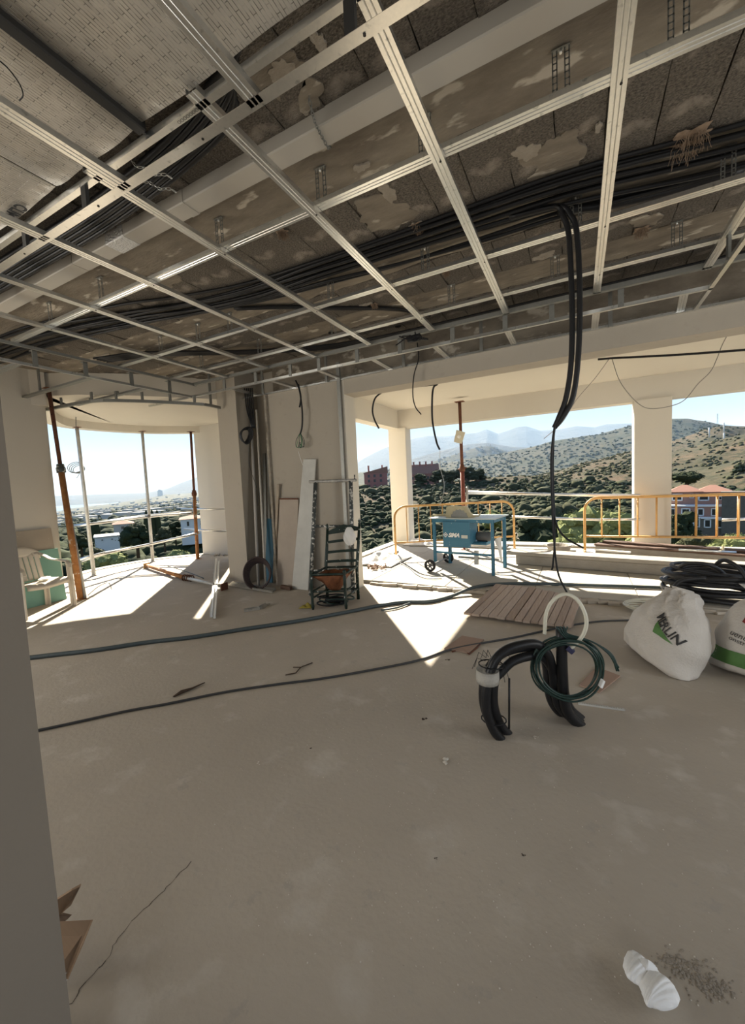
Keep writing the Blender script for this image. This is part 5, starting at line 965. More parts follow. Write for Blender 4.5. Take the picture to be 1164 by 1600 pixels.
# bucket-shaped mortar tub
bk = tz(873,866); t_ = thing('mortar_tub', tuple(bk), 'grey mortar tub with two rope handles on the terrace kerb', 'tub'); m = MB(); m.lathe([(.155,0),(.165,.02),(.205,.15),(.215,.17),(.20,.17),(.16,.03),(.0,.03)], tuple(bk+Vector((0,.05,.0))), n=24, caps=False); m.build('shell', CONCB, t_)
for s_ in (-1, 1): m = MB(); m.tube(spline([bk+Vector((s_*.20,.0,.155)), bk+Vector((s_*.26,.05,.17)), bk+Vector((s_*.20,.10,.155))], 4), .01, 6); m.build('handle', SHEET, t_)
# plastic sheeting and rubble at the left of the terrace
def sheet(px, py, w_, d_, h_, label, sd):
    c = tz(px, py); m = MB(); m.grid(30, 22, lambda u, v: tuple(c+Vector(((u-.5)*w_, (v-.5)*d_, .012+h_*(.35+.5*fb(u*3+sd, v*2.4, 2)+.16*abs(math.sin(u*13+4*fb(v*2,u*2,4))))*math.sin(PI*u)*math.sin(PI*v)*.9)))); o = m.build('plastic_sheet', SHEET, None); o.modifiers.new('t','SOLIDIFY').thickness = .004; tag(o, label, 'sheet')
sheet(600,876,.75,1.0,.30,'heap of crumpled white plastic sheet by the left edge of the terrace',1.0); sheet(655,851,.7,.35,.28,'crumpled white plastic sheet at the foot of the corner pier',4.0); sheet(755,852,1.0,.3,.22,'white plastic sheet lying along the kerb behind the saw',7.0); sheet(962,864,.9,.35,.12,'pale dusty sheet lying at the foot of the yellow barriers',9.0)
r = thing('tile_rubble', tuple(tz(585,888)), 'broken reddish tile rubble beside the front wall corner', 'rubble')
m = MB()
for k in range(44): c = tz(576+random.uniform(0,30), 886+random.uniform(-9,5)); q = random.uniform(.02,.06); m.bar(c+Vector((0,0,.015)), c+Vector((q*random.uniform(-1,1), q*random.uniform(-1,1), .02+random.random()*.03)), q, .015)
o = m.build('tile_pieces', TILEM, r); o['kind'] = 'stuff'
cable([tz(x, y)+Vector((0,0,.015)) for x, y in ((590,877),(605,871),(622,862))], .018, 'terrace_pipe', GALVD, 'short grey pipe lying on the sheet beside the yellow barrier', 'pipe')
cable([tz(x, y)+Vector((0,0,.015)) for x, y in ((640,853),(720,855),(770,857),(900,862))], .018, 'terrace_pipe', GALVD, 'long grey pipe lying along the kerb behind the saw', 'pipe')
cable([tz(x, y)+Vector((0,0,.008)) for x, y in ((622,878),(640,888),(650,897),(662,903),(676,905),(690,904))], .006, 'terrace_cable', BLACKR, 'thin dark cable curving on the terrace left of the saw', 'cable')
tb = thing('timber_offcut', tuple(tz(1000,889)), 'pale timber batten lying on the stacked concrete planks', 'timber'); a = tz(985,884)+Vector((0,0,.21)); b_ = tz(930,878)+Vector((0,0,.21)); m = MB(); m.bar(a, b_, .05, .02); m.build('batten', WHT, tb)

# ================================================================ the world outside
def azel(px, py):
    d = ray(px, py); return math.atan2(d.x, d.y), math.atan2(d.z, math.hypot(d.x, d.y))
def contour(v):
    if isinstance(v, (int, float)): return lambda a: math.radians(v)
    P = sorted(azel(*p) for p in v); A = np.array([p[0] for p in P]); E = np.array([p[1] for p in P])
    return lambda a: float(np.interp(a, A, E))
def vnoise(x, y, seed=0):
    xi, yi = np.floor(x).astype(int), np.floor(y).astype(int); fx, fy = x-xi, y-yi
    def h(a, b): 
        n = np.sin(a*127.1+b*311.7+seed*74.7)*43758.5453; return n-np.floor(n)
    u, v = fx*fx*(3-2*fx), fy*fy*(3-2*fy)
    return (h(xi,yi)*(1-u)+h(xi+1,yi)*u)*(1-v)+(h(xi,yi+1)*(1-u)+h(xi+1,yi+1)*u)*v-.5
def fbm(x, y, seed=0, o=5):
    s = 0; a = 1
    for k in range(o): s = s+a*vnoise(x, y, seed+k); x, y, a = x*2.03+3.1, y*2.03-1.7, a*.5
    return s
class Land:
    def __init__(s, rows, a0, a1, na, nr, amp, seed):
        s.r = np.array([r for r, c in rows], float); s.c = [contour(c) for r, c in rows]; s.a0, s.a1, s.amp, s.seed = math.radians(a0), math.radians(a1), amp, seed
        s.na, s.nr = na, nr
        s.A = np.linspace(s.a0, s.a1, na); s.E = np.array([[c(a) for a in s.A] for c in s.c])
    def z(s, a, r):
        E = np.array([np.interp(a, s.A, e) for e in s.E])
        lz = CAMH+s.r[:,None]*np.tan(E) if np.ndim(a) else CAMH+s.r*np.tan(E)
        if np.ndim(a):
            z = np.array([np.interp(rr, s.r, lz[:,i]) for i, rr in enumerate(r)])
        else: z = float(np.interp(r, s.r, lz))
        x, y = np.sin(a)*r, np.cos(a)*r
        return z+fbm(np.asarray(x/(r*.10+2)*1.0), np.asarray(np.log(r)*9+y*0), s.seed)*s.amp*r
    def mesh(s, name, m, label=None):
        t = np.linspace(0, 1, s.nr); R = np.exp(np.interp(t*(len(s.r)-1), range(len(s.r)), np.log(s.r)))
        aa, rr = np.meshgrid(s.A, R); zz = s.z(aa.ravel(), rr.ravel())
        V = np.stack([np.sin(aa.ravel())*rr.ravel(), np.cos(aa.ravel())*rr.ravel(), zz], 1)
        n = s.na; F = [(j*n+i, j*n+i+1, (j+1)*n+i+1, (j+1)*n+i) for j in range(s.nr-1) for i in range(n-1)]
        me = bpy.data.meshes.new(name); me.from_pydata(V.tolist(), [], F); me.materials.append(m); me.shade_smooth(); me.update()
        o = bpy.data.objects.new(name, me); COL.objects.link(o); struct(o, label); return o
def landmat(name, a, b_, c, s1, s2, bump=.6):
    m = bpy.data.materials.new(name); m.use_nodes = True; t = m.node_tree; p = t.nodes['Principled BSDF']; p.inputs['Roughness'].default_value = 1; p.inputs['Specular IOR Level'].default_value = .1
    g = t.nodes.new('ShaderNodeNewGeometry'); n1 = t.nodes.new('ShaderNodeTexNoise'); n2 = t.nodes.new('ShaderNodeTexNoise')
    for n, s_, d in ((n1, s1, 8), (n2, s2, 6)): n.inputs['Scale'].default_value = s_; n.inputs['Detail'].default_value = d; n.inputs['Roughness'].default_value = .7; t.links.new(g.outputs['Position'], n.inputs[0])
    r1 = t.nodes.new('ShaderNodeValToRGB'); r1.color_ramp.elements[0].position = .42; r1.color_ramp.elements[1].position = .58; r1.color_ramp.elements[0].color = (*a,1); r1.color_ramp.elements[1].color = (*b_,1); t.links.new(n1.outputs[0], r1.inputs[0])
    r2 = t.nodes.new('ShaderNodeValToRGB'); r2.color_ramp.elements[0].position = .48; r2.color_ramp.elements[1].position = .60; t.links.new(n2.outputs[0], r2.inputs[0])
    mx = t.nodes.new('ShaderNodeMix'); mx.data_type = 'RGBA'; mx.inputs['B'].default_value = (*c,1); t.links.new(r2.outputs[0], mx.inputs['Factor']); t.links.new(r1.outputs[0], mx.inputs['A']); t.links.new(mx.outputs['Result'], p.inputs['Base Color'])
    bp = t.nodes.new('ShaderNodeBump'); bp.inputs['Strength'].default_value = bump; bp.inputs['Distance'].default_value = .6/s2; t.links.new(n2.outputs[0], bp.inputs['Height']); t.links.new(bp.outputs[0], p.inputs['Normal'])
    return m
DRY = (.105,.074,.045); SCRUB = (.033,.036,.019); GREEN = (.045,.060,.026)
L_VAL = landmat('scrubby_valley_ground', (.05,.05,.028), (.11,.085,.05), GREEN, .05, .35)
L_HILL = landmat('dry_hillside_ground', (.055,.052,.03), DRY, SCRUB, .012, .16)
L_MID = landmat('wooded_hill_ground', (.036,.043,.023), (.065,.06,.036), (.024,.031,.016), .004, .035)
L_FAR = landmat('mountain_ground', (.045,.05,.042), (.065,.065,.055), (.035,.04,.032), .0012, .006)
val = Land([(13,-30),(45,-17),(100,-11.8),
 (150,[(500,835),(560,830),(640,820),(760,815),(860,802),(980,805),(1050,845),(1300,850)]),
 (200,[(500,780),(560,775),(640,778),(740,775),(800,772),(880,775),(985,775),(1060,800),(1164,792),(1300,790)]),
 (240,[(500,762),(560,762),(600,759),(650,758),(740,750),(770,746),(810,743),(850,750),(880,754),(985,748),(1050,775),(1164,748),(1300,740)]),
 (330,[(500,768),(560,768),(650,765),(740,757),(800,749),(840,745),(870,740),(912,729),(985,720),(1050,735),(1164,712),(1300,695)]),
 (430,[(500,778),(560,778),(650,772),(740,761),(802,746),(840,744),(869,735),(912,721),(948,714),(989,703),(1050,705),(1110,690),(1164,678),(1300,660)]),
 (540,-3.2)], -46, 32, 330, 130, .007, 3)
val.mesh('hillside', L_HILL, 'dry scrubby hillside and valley beyond the terrace')
b1 = Land([(560,[(500,775),(800,768),(985,760),(1164,745),(1300,740)]),(780,[(500,778),(800,772),(860,764),(985,716),(1050,685),(1085,673),(1105,665),(1130,661),(1164,664),(1300,670)]),(1000,-3)], -45, 34, 260, 50, .006, 9)
b1.mesh('upper_hillside', L_HILL, 'brown terraced hilltop with a mast at right')
mh = Land([(1010,[(500,775),(640,768),(985,755),(1300,735)]),(1350,[(500,760),(640,745),(800,735),(985,710),(1164,700),(1300,700)]),(1750,[(500,745),(640,728),(690,725),(740,716),(792,706),(823,699),(864,688),(908,681),(936,678),(989,665),(1050,655),(1075,654),(1110,659),(1164,672),(1300,695)]),(2100,-2)], -45, 36, 300, 70, .004, 14)
mh.mesh('wooded_hill', L_MID, 'wooded green hill in the middle distance')
sh = Land([(2150,-1.5),(2800,[(400,752),(560,745),(640,735),(690,716),(725,704),(749,696),(768,696),(790,704),(840,712),(1300,720)]),(3300,-2)], -48, 36, 200, 40, .003, 21)
sh.mesh('village_hill', L_MID, 'small hill with white houses below the mountains')
m2 = Land([(3500,-1.5),(4800,[(300,768),(420,765),(540,755),(567,748),(600,735),(645,716),(690,703),(730,693),(760,690),(800,697),(900,700),(1300,705)]),(5500,-1.5)], -50, 36, 300, 40, .003, 31)
m2.mesh('near_mountain', L_FAR, 'nearer blue mountain shoulder')
m1 = Land([(6000,-1),(8500,[(150,772),(230,769),(262,762),(285,752),(305,745),(330,741),(400,738),(480,737),(540,735),(567,716),(597,700),(620,690),(650,682),(668,679),(695,681),(725,676),(745,674),(760,668),(778,675),(795,670),(808,665),(822,664),(845,671),(870,669),(901,663),(930,665),(947,660),(985,658),(1050,651),(1100,657),(1164,664),(1300,660)]),(9800,-1)], -72, 36, 420, 40, .0022, 41)
m1.mesh('mountain_range', L_FAR, 'far blue mountain range with jagged crest')
cst = Land([(13,-34),(40,-22),(80,[(0,960),(150,940),(330,918),(420,905)]),(130,[(0,905),(150,882),(240,866),(330,852),(420,840)]),(200,[(0,865),(150,842),(240,830),(330,818),(420,805)]),(350,[(0,842),(150,820),(240,810),(330,798),(420,790)]),(900,[(0,828),(150,804),(240,794),(330,783),(420,775)]),(2500,[(0,815),(150,795),(240,785),(330,774),(420,768)]),(4500,[(0,809),(60,804),(112,793),(180,786),(225,779),(260,773),(330,768),(420,762)]),(5200,-2.6)], -84, -44, 240, 130, .004, 55)
L_CST = landmat('coastal_plain_ground', (.07,.075,.045), (.13,.115,.075), (.045,.055,.03), .01, .06)
cst.mesh('coastal_plain', L_CST, 'hazy coastal plain falling to the sea')
m = MB(); m.add([(math.sin(math.radians(a))*r, math.cos(math.radians(a))*r, -95) for r in (900, 45000) for a in range(-100, 61, 8)], [(i, i+1, 22+i, 21+i) for i in range(20)])
struct(m.build('sea', mat('hazy_sea', (.06,.10,.14), .25, bump=.2, bscale=.01, coord='Object')), 'pale sea on the horizon')

# scrub too dense to count
def ico(sub):
    bm = bmesh.new(); bmesh.ops.create_icosphere(bm, subdivisions=sub, radius=1); v = np.array([x.co[:] for x in bm.verts]); f = np.array([[y.index for y in x.verts] for x in bm.faces]); bm.free(); return v, f
IC1, IC2, IC3 = ico(1), ico(2), ico(3)
def blobs(name, m, pts, label, cat):                                  # pts: x, y, z, rx, rz
    V, F, n = [], [], 0
    for x, y, z, rx, rz in pts:
        rr_ = math.hypot(x, y); v, f = IC3 if rr_ < 90 else (IC2 if rr_ < 420 else IC1)
        k = 1+fbm(v[:,0]*1.7+x, v[:,1]*1.7+v[:,2]*2.3+y, 5, 3)*.55+np.random.uniform(-.13,.13,len(v))
        V.append(v*k[:,None]*np.array([rx,rx,rz])+np.array([x,y,z])); F.append(f+n); n += len(v)
    V = np.concatenate(V); F = np.concatenate(F); me = bpy.data.meshes.new(name); me.from_pydata(V.tolist(), [], F.tolist()); me.materials.append(m); me.shade_smooth(); me.update()
    o = bpy.data.objects.new(name, me); COL.objects.link(o); return tag(o, label, cat, None, 'stuff')
LEAF = [mat('dark_scrub_leaves', (.046,.056,.027), 1, var=.9, vscale=1.2, col2=(.02,.027,.013), bump=1, bscale=5, spec=.1), mat('olive_scrub_leaves', (.075,.076,.038), 1, var=.9, vscale=1.2, col2=(.04,.043,.022), bump=1, bscale=5, spec=.1),
        mat('bright_shrub_leaves', (.24,.25,.10), 1, var=.9, vscale=6, col2=(.10,.12,.045), bump=1, bscale=14, spec=.1)]
rnd = random.Random(5)
def scatter(land, n, a0, a1, r0, r1, s0, s1, dens=None):
    P = []
    while len(P) < n:
        a = math.radians(rnd.uniform(a0, a1)); r = math.exp(rnd.uniform(math.log(r0), math.log(r1)))
        if dens and rnd.random() > dens(a, r): continue
        z = float(land.z(np.array([a]), np.array([r]))[0]); s = rnd.uniform(s0, s1); P.append((math.sin(a)*r, math.cos(a)*r, z+s*.25, s*rnd.uniform(.8,1.5), s*rnd.uniform(.6,1.0)))
    return P
clump = lambda a, r: .25+.75*(float(vnoise(np.array([a*30]), np.array([math.log(r)*8]), 3)[0]) > -.02)
blobs('valley_scrub', LEAF[0], scatter(val, 6500, -40, 26, 50, 235, .4, 1.6), 'dark scrub covering the shaded valley slopes', 'scrub')
blobs('valley_trees', LEAF[1], scatter(val, 420, -40, 26, 60, 240, 1.3, 3.0), 'rounded olive trees filling the valley', 'trees')
blobs('hillside_scrub', LEAF[1], scatter(val, 3600, -20, 24, 140, 440, .3, 1.35, clump), 'olive scrub dotting the dry hillside', 'scrub')
blobs('upper_scrub', LEAF[0], scatter(b1, 1200, -6, 24, 570, 790, .7, 2.2, clump), 'dark scrub on the upper hillside', 'scrub')
blobs('hill_woods', LEAF[0], scatter(mh, 2600, -26, 24, 1020, 1750, 1.6, 5), 'dark woods covering the middle hill', 'woods')
blobs('coastal_trees', LEAF[0], scatter(cst, 3200, -72, -46, 110, 2200, .9, 3.6), 'dark trees scattered over the coastal plain', 'trees')
blobs('slope_scrub', LEAF[0], scatter(cst, 900, -75, -46, 40, 130, .4, 1.2), 'dark scrub on the near slope below the bay', 'scrub')
PALE = mat('pale_far_houses', (.40,.385,.35), .9)
V, F = [], []
m = MB()
for k in range(240):
    a = math.radians(rnd.uniform(-69,-46)); r = math.exp(rnd.uniform(math.log(420), math.log(4300))); z = float(cst.z(np.array([a]), np.array([r]))[0]); w_ = rnd.uniform(3,7)*(1+r/6000); h_ = rnd.uniform(2.5,5)*(1+r/5000)
    x, y = math.sin(a)*r, math.cos(a)*r; m.box((x-w_,y-w_*.7,z-2),(x+w_,y+w_*.7,z+h_))
tag(m.build('far_town', PALE), 'pale far houses spread over the coastal plain', 'town', None, 'stuff')
m = MB()
for k in range(90):
    a = math.radians(rnd.uniform(-19,-8)); r = rnd.uniform(2350,2800); z = float(sh.z(np.array([a]), np.array([r]))[0]); w_ = rnd.uniform(4,9); x, y = math.sin(a)*r, math.cos(a)*r; m.box((x-w_,y-w_*.7,z-2),(x+w_,y+w_*.7,z+rnd.uniform(5,9)))
tag(m.build('far_village', PALE), 'white houses on the small far hill', 'village', None, 'stuff')
# single trees
BARK = mat('bark', (.10,.07,.045), 1, var=.5, vscale=10)
def tree(px, py, r, wpx, hpx, label, name='tree', leaf=None, flat=1.0, group=None, n=26, cat='tree'):
    base = None; a, e = azel(px, py); d = r; x, y, z = math.sin(a)*d, math.cos(a)*d, CAMH+d*math.tan(e)
    fz = ray(px, py); depth = d/math.hypot(fz.x, fz.y)                # camera depth: metres per pixel
    mpp = depth/FPX; W, H = wpx*mpp, hpx*mpp
    t = thing(name, (x,y,z-H), label, cat, group); V, F, k0 = [], [], 0
    R_ = random.Random(int(px*7+py))
    for k in range(n):
        u = R_.uniform(0, 2*PI); q = math.sqrt(R_.random()); zz = R_.uniform(.32,.95); rad = W*.5*q*(1 if flat < .8 else math.sqrt(max(.08, 1-((zz-.45)/.55)**2)))
        v, f = IC2; s = W*R_.uniform(.13,.24); kk = 1+np.random.uniform(-.24,.24,len(v))
        V.append(v*kk[:,None]*np.array([s,s,s*.8*flat])+np.array([x+rad*math.cos(u)*.8, y+rad*math.sin(u)*.8, z-H+H*zz])); F.append(f+k0); k0 += len(v)
    V = np.concatenate(V); F = np.concatenate(F); ctr = np.array([x, y, z-H*.4])
    mb = MB(); mb.add((ctr+(V-ctr)*.93).tolist(), [tuple(q) for q in F.tolist()]); mb.build('crown', leaf or LEAF[0], t, fix=False)
    nl = 5200 if r < 40 else (2200 if r < 130 else 1100); ls = W*(.017 if r < 40 else .028); g = np.random.default_rng(int(px*11+py)); pick = V[F[g.integers(0, len(F), nl)]]; wts = g.dirichlet((1,1,1), nl); P = (pick*wts[:,:,None]).sum(1)+g.normal(0, W*.018, (nl,3))
    A = g.normal(0,1,(nl,3)); A /= np.linalg.norm(A, axis=1)[:,None]; B = np.cross(A, g.normal(0,1,(nl,3))); B /= np.linalg.norm(B, axis=1)[:,None]; A *= ls*g.uniform(.7,1.6,(nl,1)); B *= ls*.45
    LV = np.stack([P-A, P+B, P+A, P-B], 1).reshape(-1,3); me = bpy.data.meshes.new('leaves'); me.from_pydata(LV.tolist(), [], np.arange(nl*4).reshape(-1,4).tolist()); me.materials.append(leaf or LEAF[0]); me.update()
    lo = bpy.data.objects.new('leaves', me); COL.objects.link(lo); lo.parent = t; lo.matrix_parent_inverse = Matrix.Translation(-t.location); lo['kind'] = 'stuff'
    mb = MB(); mb.tube([(x,y,z-H*1.25),(x,y,z-H*.5),(x+W*.05,y,z-H*.25)],[W*.06,W*.045,W*.02],7); mb.build('trunk', BARK, t); return t
for px, py, w_, h_, lab in ((659,744,24,22,'round pine at the left end of the row on the spur'),(684,738,30,24,'broad pine second from the left on the spur'),(706,740,26,22,'dark pine in the middle of the row on the spur'),(728,734,34,28,'tall pine behind the red prop on the spur'),(745,736,26,22,'pine at the right end of the row on the spur')): tree(px, py-4, 236, w_, h_, lab, 'pine_tree', LEAF[0], .7, 'pines on the spur')
tree(920,800,26,110,95,'big feathery bright green shrub below the terrace left of the middle pier','shrub',LEAF[2],n=60)
tree(968,805,24,70,80,'bright green shrub against the middle pier','shrub',LEAF[2],n=50)
tree(1010,842,20,80,60,'green shrub behind the middle pier','shrub',LEAF[2])
tree(1095,843,22,70,40,'low grey green shrub under the villa','shrub',LEAF[1],n=30)
tree(1145,838,20,60,50,'yellow green shrub at the right edge below the villa','shrub',LEAF[2],n=40)
tree(1068,800,60,50,70,'dark leafy tree at the left foot of the villa','tree',LEAF[0],n=40)
tree(850,812,60,90,60,'dark bushy tree below the guard rail beside the saw','tree',LEAF[0],n=40)
tree(770,800,70,40,30,'small bright bush seen above the saw table','shrub',LEAF[2])
tree(1073,738,150,46,20,'wide dark tree crowning the slope behind the villa roofs','tree',LEAF[0],.7)
tree(1156,725,260,18,16,'small round dark tree on the dry slope at the right edge','tree',LEAF[0])
tree(968,735,300,28,20,'lone round tree on the dry hillside left of the middle pier','tree',LEAF[0])
tree(830,748,250,24,18,'rounded tree on the brow beside the dirt track','tree',LEAF[0])
tree(212,822,95,44,40,'round green tree in the middle of the bay view','tree',LEAF[0],n=40)
tree(165,868,46,58,34,'yellow green bush low at the left of the bay view','shrub',LEAF[2],n=40)
tree(278,862,48,34,18,'yellow green bush low at the right of the bay view','shrub',LEAF[2],n=30)
tree(255,825,110,26,30,'grey green tree beside the white house in the bay view','tree',LEAF[1])
tree(272,813,115,22,36,'dark tree left of the white house in the bay view','tree',LEAF[0])
tree(125,835,110,34,30,'dark tree behind the leaning orange prop','tree',LEAF[0])
for px, h_, lab in ((144,34,'left cypress of the pair behind the first bay pole'),(150,30,'right cypress of the pair behind the first bay pole'),(228,34,'left cypress in the group by the second bay pole'),(237,38,'middle cypress in the group by the second bay pole'),(245,36,'right cypress in the group by the second bay pole')):
    py = 812 if px < 200 else 797; a, e = azel(px, py); r = 150; x, y, z = math.sin(a)*r, math.cos(a)*r, CAMH+r*math.tan(e); H = h_*.33; t = thing('cypress_tree', (x,y,z-H), lab, 'tree', 'cypresses in the bay view')
    mb = MB(); prof_ = [(.05,0)]+[(1.0*math.sin(PI*min(1, .12+.88*k/12))**.6*random.uniform(.85,1.15), H*(.05+.98*k/12)) for k in range(13)]; mb.lathe(prof_, (x,y,z-H), n=9); mb.build('foliage', LEAF[0], t); mb = MB(); mb.tube([(x,y,z-H-1),(x,y,z-H*.7)],.2,6); mb.build('trunk', BARK, t)
tree(182,862,90,30,22,'dark round bush in front of the low white house in the bay view','bush',LEAF[0],n=30)
tree(150,858,95,28,22,'grey green bush left of the low white house in the bay view','bush',LEAF[1],n=30)
# houses
BRICKR = mat('red_render', (.42,.17,.13), .9, var=.4, vscale=.4, col2=(.24,.10,.08)); TILE = mat('terracotta_roof', (.27,.13,.085), .9, var=.5, vscale=1.5, col2=(.20,.09,.06)); WHITEH = mat('white_house_render', (.70,.69,.66), .9); PANE = mat('dark_window_glass', (.02,.025,.03), .2); PINK = mat('pink_villa_render', (.36,.20,.15), .9, var=.3, vscale=.5, col2=(.31,.17,.13)); STONE = mat('grey_stone_wall', (.16,.14,.11), .95, var=.5, vscale=1.5)
def place(px, py, r):
    a, e = azel(px, py); d = ray(px, py); mpp = r/math.hypot(d.x, d.y)/FPX
    fx = Vector((math.cos(a), -math.sin(a), 0)); fy = Vector((math.sin(a), math.cos(a), 0)); o = Vector((math.sin(a)*r, math.cos(a)*r, CAMH+r*math.tan(e))); return o, fx, fy, mpp
def xf(mb, o, fx, fy):
    mb.v = [tuple(o+fx*x+fy*y+Vector((0,0,z))) for x, y, z in mb.v]; return mb
def house(px, py, r, wpx, hpx, label, wallm, roofm, wins, roof='gable', depth=8, name='house', cat='house', chim=0, frame=None, rh=.35, flip=0):
    o, fx, fy, k = place(px, py, r); W, H = wpx*k, hpx*k; t = thing(name, tuple(o), label, cat)
    xf(MB().box((-W/2,0,-4),(W/2,depth,H)), o, fx, fy).build('wall', wallm, t)
    m = MB(); e = .4; R_ = H*rh
    if roof == 'gable': m.add([(-W/2-e,-e,H),(W/2+e,-e,H),(W/2+e,depth+e,H),(-W/2-e,depth+e,H),(-W/2-e,depth/2,H+R_),(W/2+e,depth/2,H+R_)],[(0,1,5,4),(2,3,4,5),(0,4,3),(1,2,5),(3,2,1,0)])
    elif roof == 'hip': m.add([(-W/2-e,-e,H),(W/2+e,-e,H),(W/2+e,depth+e,H),(-W/2-e,depth+e,H),(-W*.08,depth/2,H+R_),(W*.08,depth/2,H+R_)],[(0,1,5,4),(2,3,4,5),(0,4,3),(1,2,5),(3,2,1,0)])
    elif roof == 'shed': m.add([(-W/2-e,-e,H),(W/2+e,-e,H*(1+rh)),(W/2+e,depth+e,H*(1+rh)),(-W/2-e,depth+e,H)]+[(-W/2-e,-e,H-.3),(W/2+e,-e,H*.95),(W/2+e,depth+e,H*.95),(-W/2-e,depth+e,H-.3)],[(0,1,2,3),(7,6,5,4),(0,4,5,1),(1,5,6,2),(2,6,7,3),(3,7,4,0)])
    else: m.box((-W/2-.2,-.2,H),(W/2+.2,depth+.2,H+.3))
    xf(m, o, fx, fy).build('roof', roofm, t)
    for u, v, ww, hh in wins:
        m = MB(); x0, x1, z0, z1 = (u-ww/2-.5)*W, (u+ww/2-.5)*W, (v-hh/2)*H, (v+hh/2)*H; b_ = min(.25, (x1-x0)*.18)
        for lo, hi in (((x0,-.12,z0),(x1,.1,z0+b_)),((x0,-.12,z1-b_),(x1,.1,z1)),((x0,-.12,z0),(x0+b_,.1,z1)),((x1-b_,-.12,z0),(x1,.1,z1))): m.box(lo, hi)
        wd_ = xf(m, o, fx, fy).build('window', frame or wallm, t); xf(MB().box((x0+b_,-.03,z0+b_),(x1-b_,.05,z1-b_)), o, fx, fy).build('pane', PANE, wd_)
    for c_ in range(chim):
        x = W*(-.3+.6*c_/max(1, chim-1)); xf(MB().box((x-.5,depth*.4,H),(x+.5,depth*.4+.8,H+R_*1.25)).box((x-.65,depth*.4-.15,H+R_*1.25),(x+.65,depth*.4+.95,H+R_*1.25+.2)), o, fx, fy).build('chimney', wallm, t)
    return t
g3 = [(u, v, .13, .2) for u in (.2,.45,.72) for v in (.25,.55,.82)]
house(588,766,248,36,28,'red apartment block with balconies left of the corner pier',BRICKR,TILE,g3,'shed',12,'apartment_block','building',2,None,.32)
house(662,762,252,48,22,'red apartment block right of the corner pier',BRICKR,TILE,[(u, v, .1, .25) for u in (.15,.4,.65,.88) for v in (.3,.72)],'gable',14,'apartment_block','building',4,None,.7)
house(1069,790,122,40,22,'pink villa block with white framed window, left of the pair',PINK,TILE,[(.28,.62,.34,.5),(.72,.7,.13,.3),(.9,.7,.13,.3)],'hip',8,'villa','house',0,WHITEH,.45)
house(1113,790,122,42,22,'pink villa block with pale ridge roof, right of the pair',PINK,TILE,[(.25,.62,.32,.5),(.72,.55,.10,.25),(.88,.55,.10,.25)],'hip',8,'villa','house',0,WHITEH,.45)
house(1085,808,119,72,17,'lower storey of the pink villa with dark doors and white posts',PINK,WHITEH,[(.12,.5,.12,.7),(.35,.5,.16,.7),(.6,.5,.12,.7),(.82,.5,.1,.7)],'flat',5,'villa_storey','house',0,WHITEH)
house(1088,824,117,66,14,'arcade of pale posts below the pink villa',STONE,WHITEH,[(.1,.5,.13,.95),(.3,.5,.13,.95),(.5,.5,.13,.95),(.7,.5,.13,.95),(.9,.5,.13,.95)],'flat',4,'villa_arcade','house',0,WHITEH)
house(1150,806,116,34,36,'dark retaining wall at the right of the villa',STONE,STONE,[],'flat',3,'retaining_wall','wall')
house(168,848,120,32,9,'low white house in the bay view left of the round tree',WHITEH,PALE,[(.3,.6,.1,.3),(.7,.6,.1,.3)],'flat',8)
house(194,833,150,26,15,'pale house with a square window above the round tree',PALE,TILE,[(.45,.6,.25,.45)],'hip',8,rh=.3)
house(302,826,112,34,16,'white villa with tall windows at the right of the bay view',WHITEH,TILE,[(.3,.55,.14,.55),(.6,.55,.14,.55),(.85,.55,.12,.5)],'hip',8,'white_villa',rh=.3)
o, fx, fy, k = place(251,779,4200); t = thing('tower_block', tuple(o), 'lone hazy tower block standing above the coast', 'building'); xf(MB().box((-3.5*k,0,-20),(3.5*k,30,13*k)), o, fx, fy).build('wall', PALE, t); xf(MB().box((-2.4*k,4,13*k),(1.2*k,20,14.5*k)), o, fx, fy).build('roof_house', PALE, t)
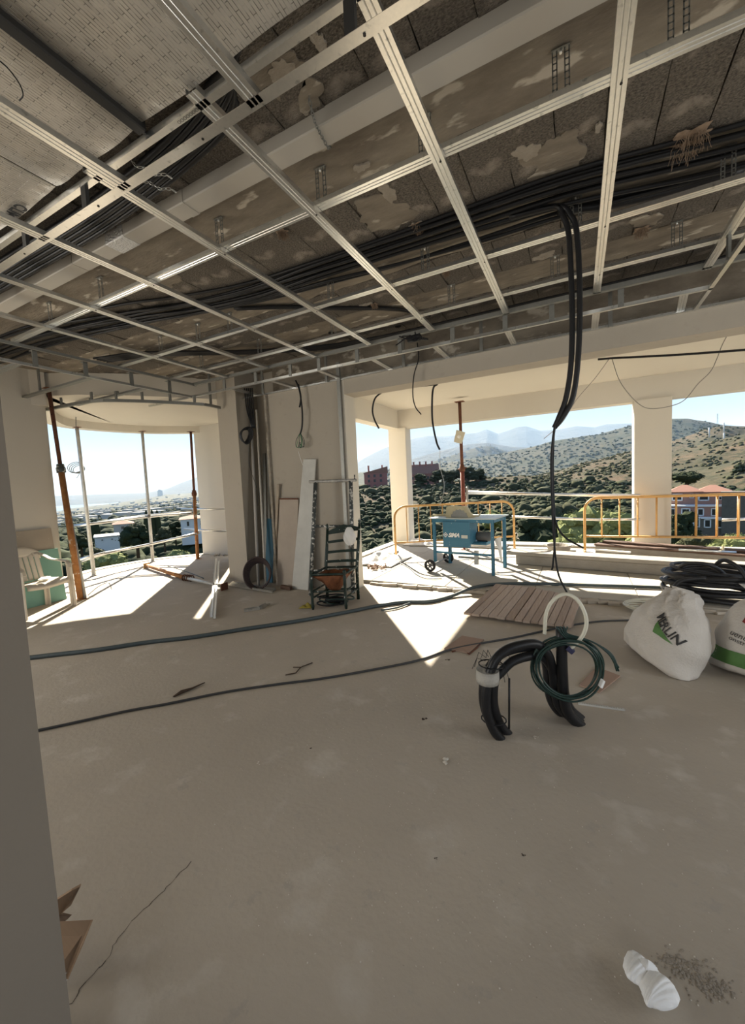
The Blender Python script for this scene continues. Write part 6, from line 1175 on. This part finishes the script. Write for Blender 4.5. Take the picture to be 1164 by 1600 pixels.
def mast(px, py, r, hpx, wpx, label):
    o, fx, fy, k = place(px, py, r); H, W = hpx*k, wpx*k; t = thing('lattice_mast', tuple(o), label, 'mast'); m = MB(); th = .28*k
    for sx_ in (-1,1):
        for sy_ in (-1,1): m.bar((sx_*W/2, sy_*W/2, -8),(sx_*W*.12, sy_*W*.12, H), th, th)
    for q in range(8):
        z0, z1 = H*q/8, H*(q+1)/8; w0, w1 = W/2*(1-.76*q/8), W/2*(1-.76*(q+1)/8); m.bar((-w0,-w0,z0),(w1,-w1,z1),th*.6,th*.6); m.bar((w0,-w0,z0),(-w1,-w1,z1),th*.6,th*.6)
    xf(m, o, fx, fy).build('lattice', GALVD, t); m = MB()
    for q in (.62,.78,.92): m.bar((-W*.9,0,H*q),(W*.9,0,H*q),th*.7,th*.7)
    xf(m, o, fx, fy).build('cross_arms', GALVD, t)
mast(767,716,1500,22,3,'power pylon on the middle hill right of the red prop'); mast(1121,663,780,17,2.4,'slim antenna mast on the hilltop at right')
for i, (px, py, r) in enumerate(((1108,676,700),(1131,668,720),(1131,684,650))):
    o, fx, fy, k = place(px, py, r); m = MB(); m.lathe([(1.0*k,-6),(1.0*k,7.5*k),(.4*k,8.2*k)], tuple(o), n=10); tag(m.build('white_post', WHITEH), ['white concrete post on the hilltop, leftmost','white concrete post on the hilltop, upper right','white concrete post on the hilltop, lower right'][i], 'post')
# aerial haze: scattering air over the land, from 130 m out
hz = bpy.data.materials.new('hazy_air'); hz.use_nodes = True; t = hz.node_tree; t.nodes.clear(); oo = t.nodes.new('ShaderNodeOutputMaterial'); vs_ = t.nodes.new('ShaderNodeVolumeScatter'); vs_.inputs['Color'].default_value = (.155,.225,.32,1); vs_.inputs['Density'].default_value = 2.3e-4; vs_.inputs['Anisotropy'].default_value = .0; t.links.new(vs_.outputs[0], oo.inputs['Volume'])
HAZE = True
if HAZE:
    m = MB(); A_ = [math.radians(a) for a in range(-95, 56, 10)]
    m.poly([(math.sin(a)*140, math.cos(a)*140) for a in A_]+[(math.sin(a)*15000, math.cos(a)*15000) for a in reversed(A_)], -110, 900)
    o = m.build('haze', hz); o['kind'] = 'stuff'; o['label'] = 'thin blue haze in the air over the land'; o['category'] = 'haze'
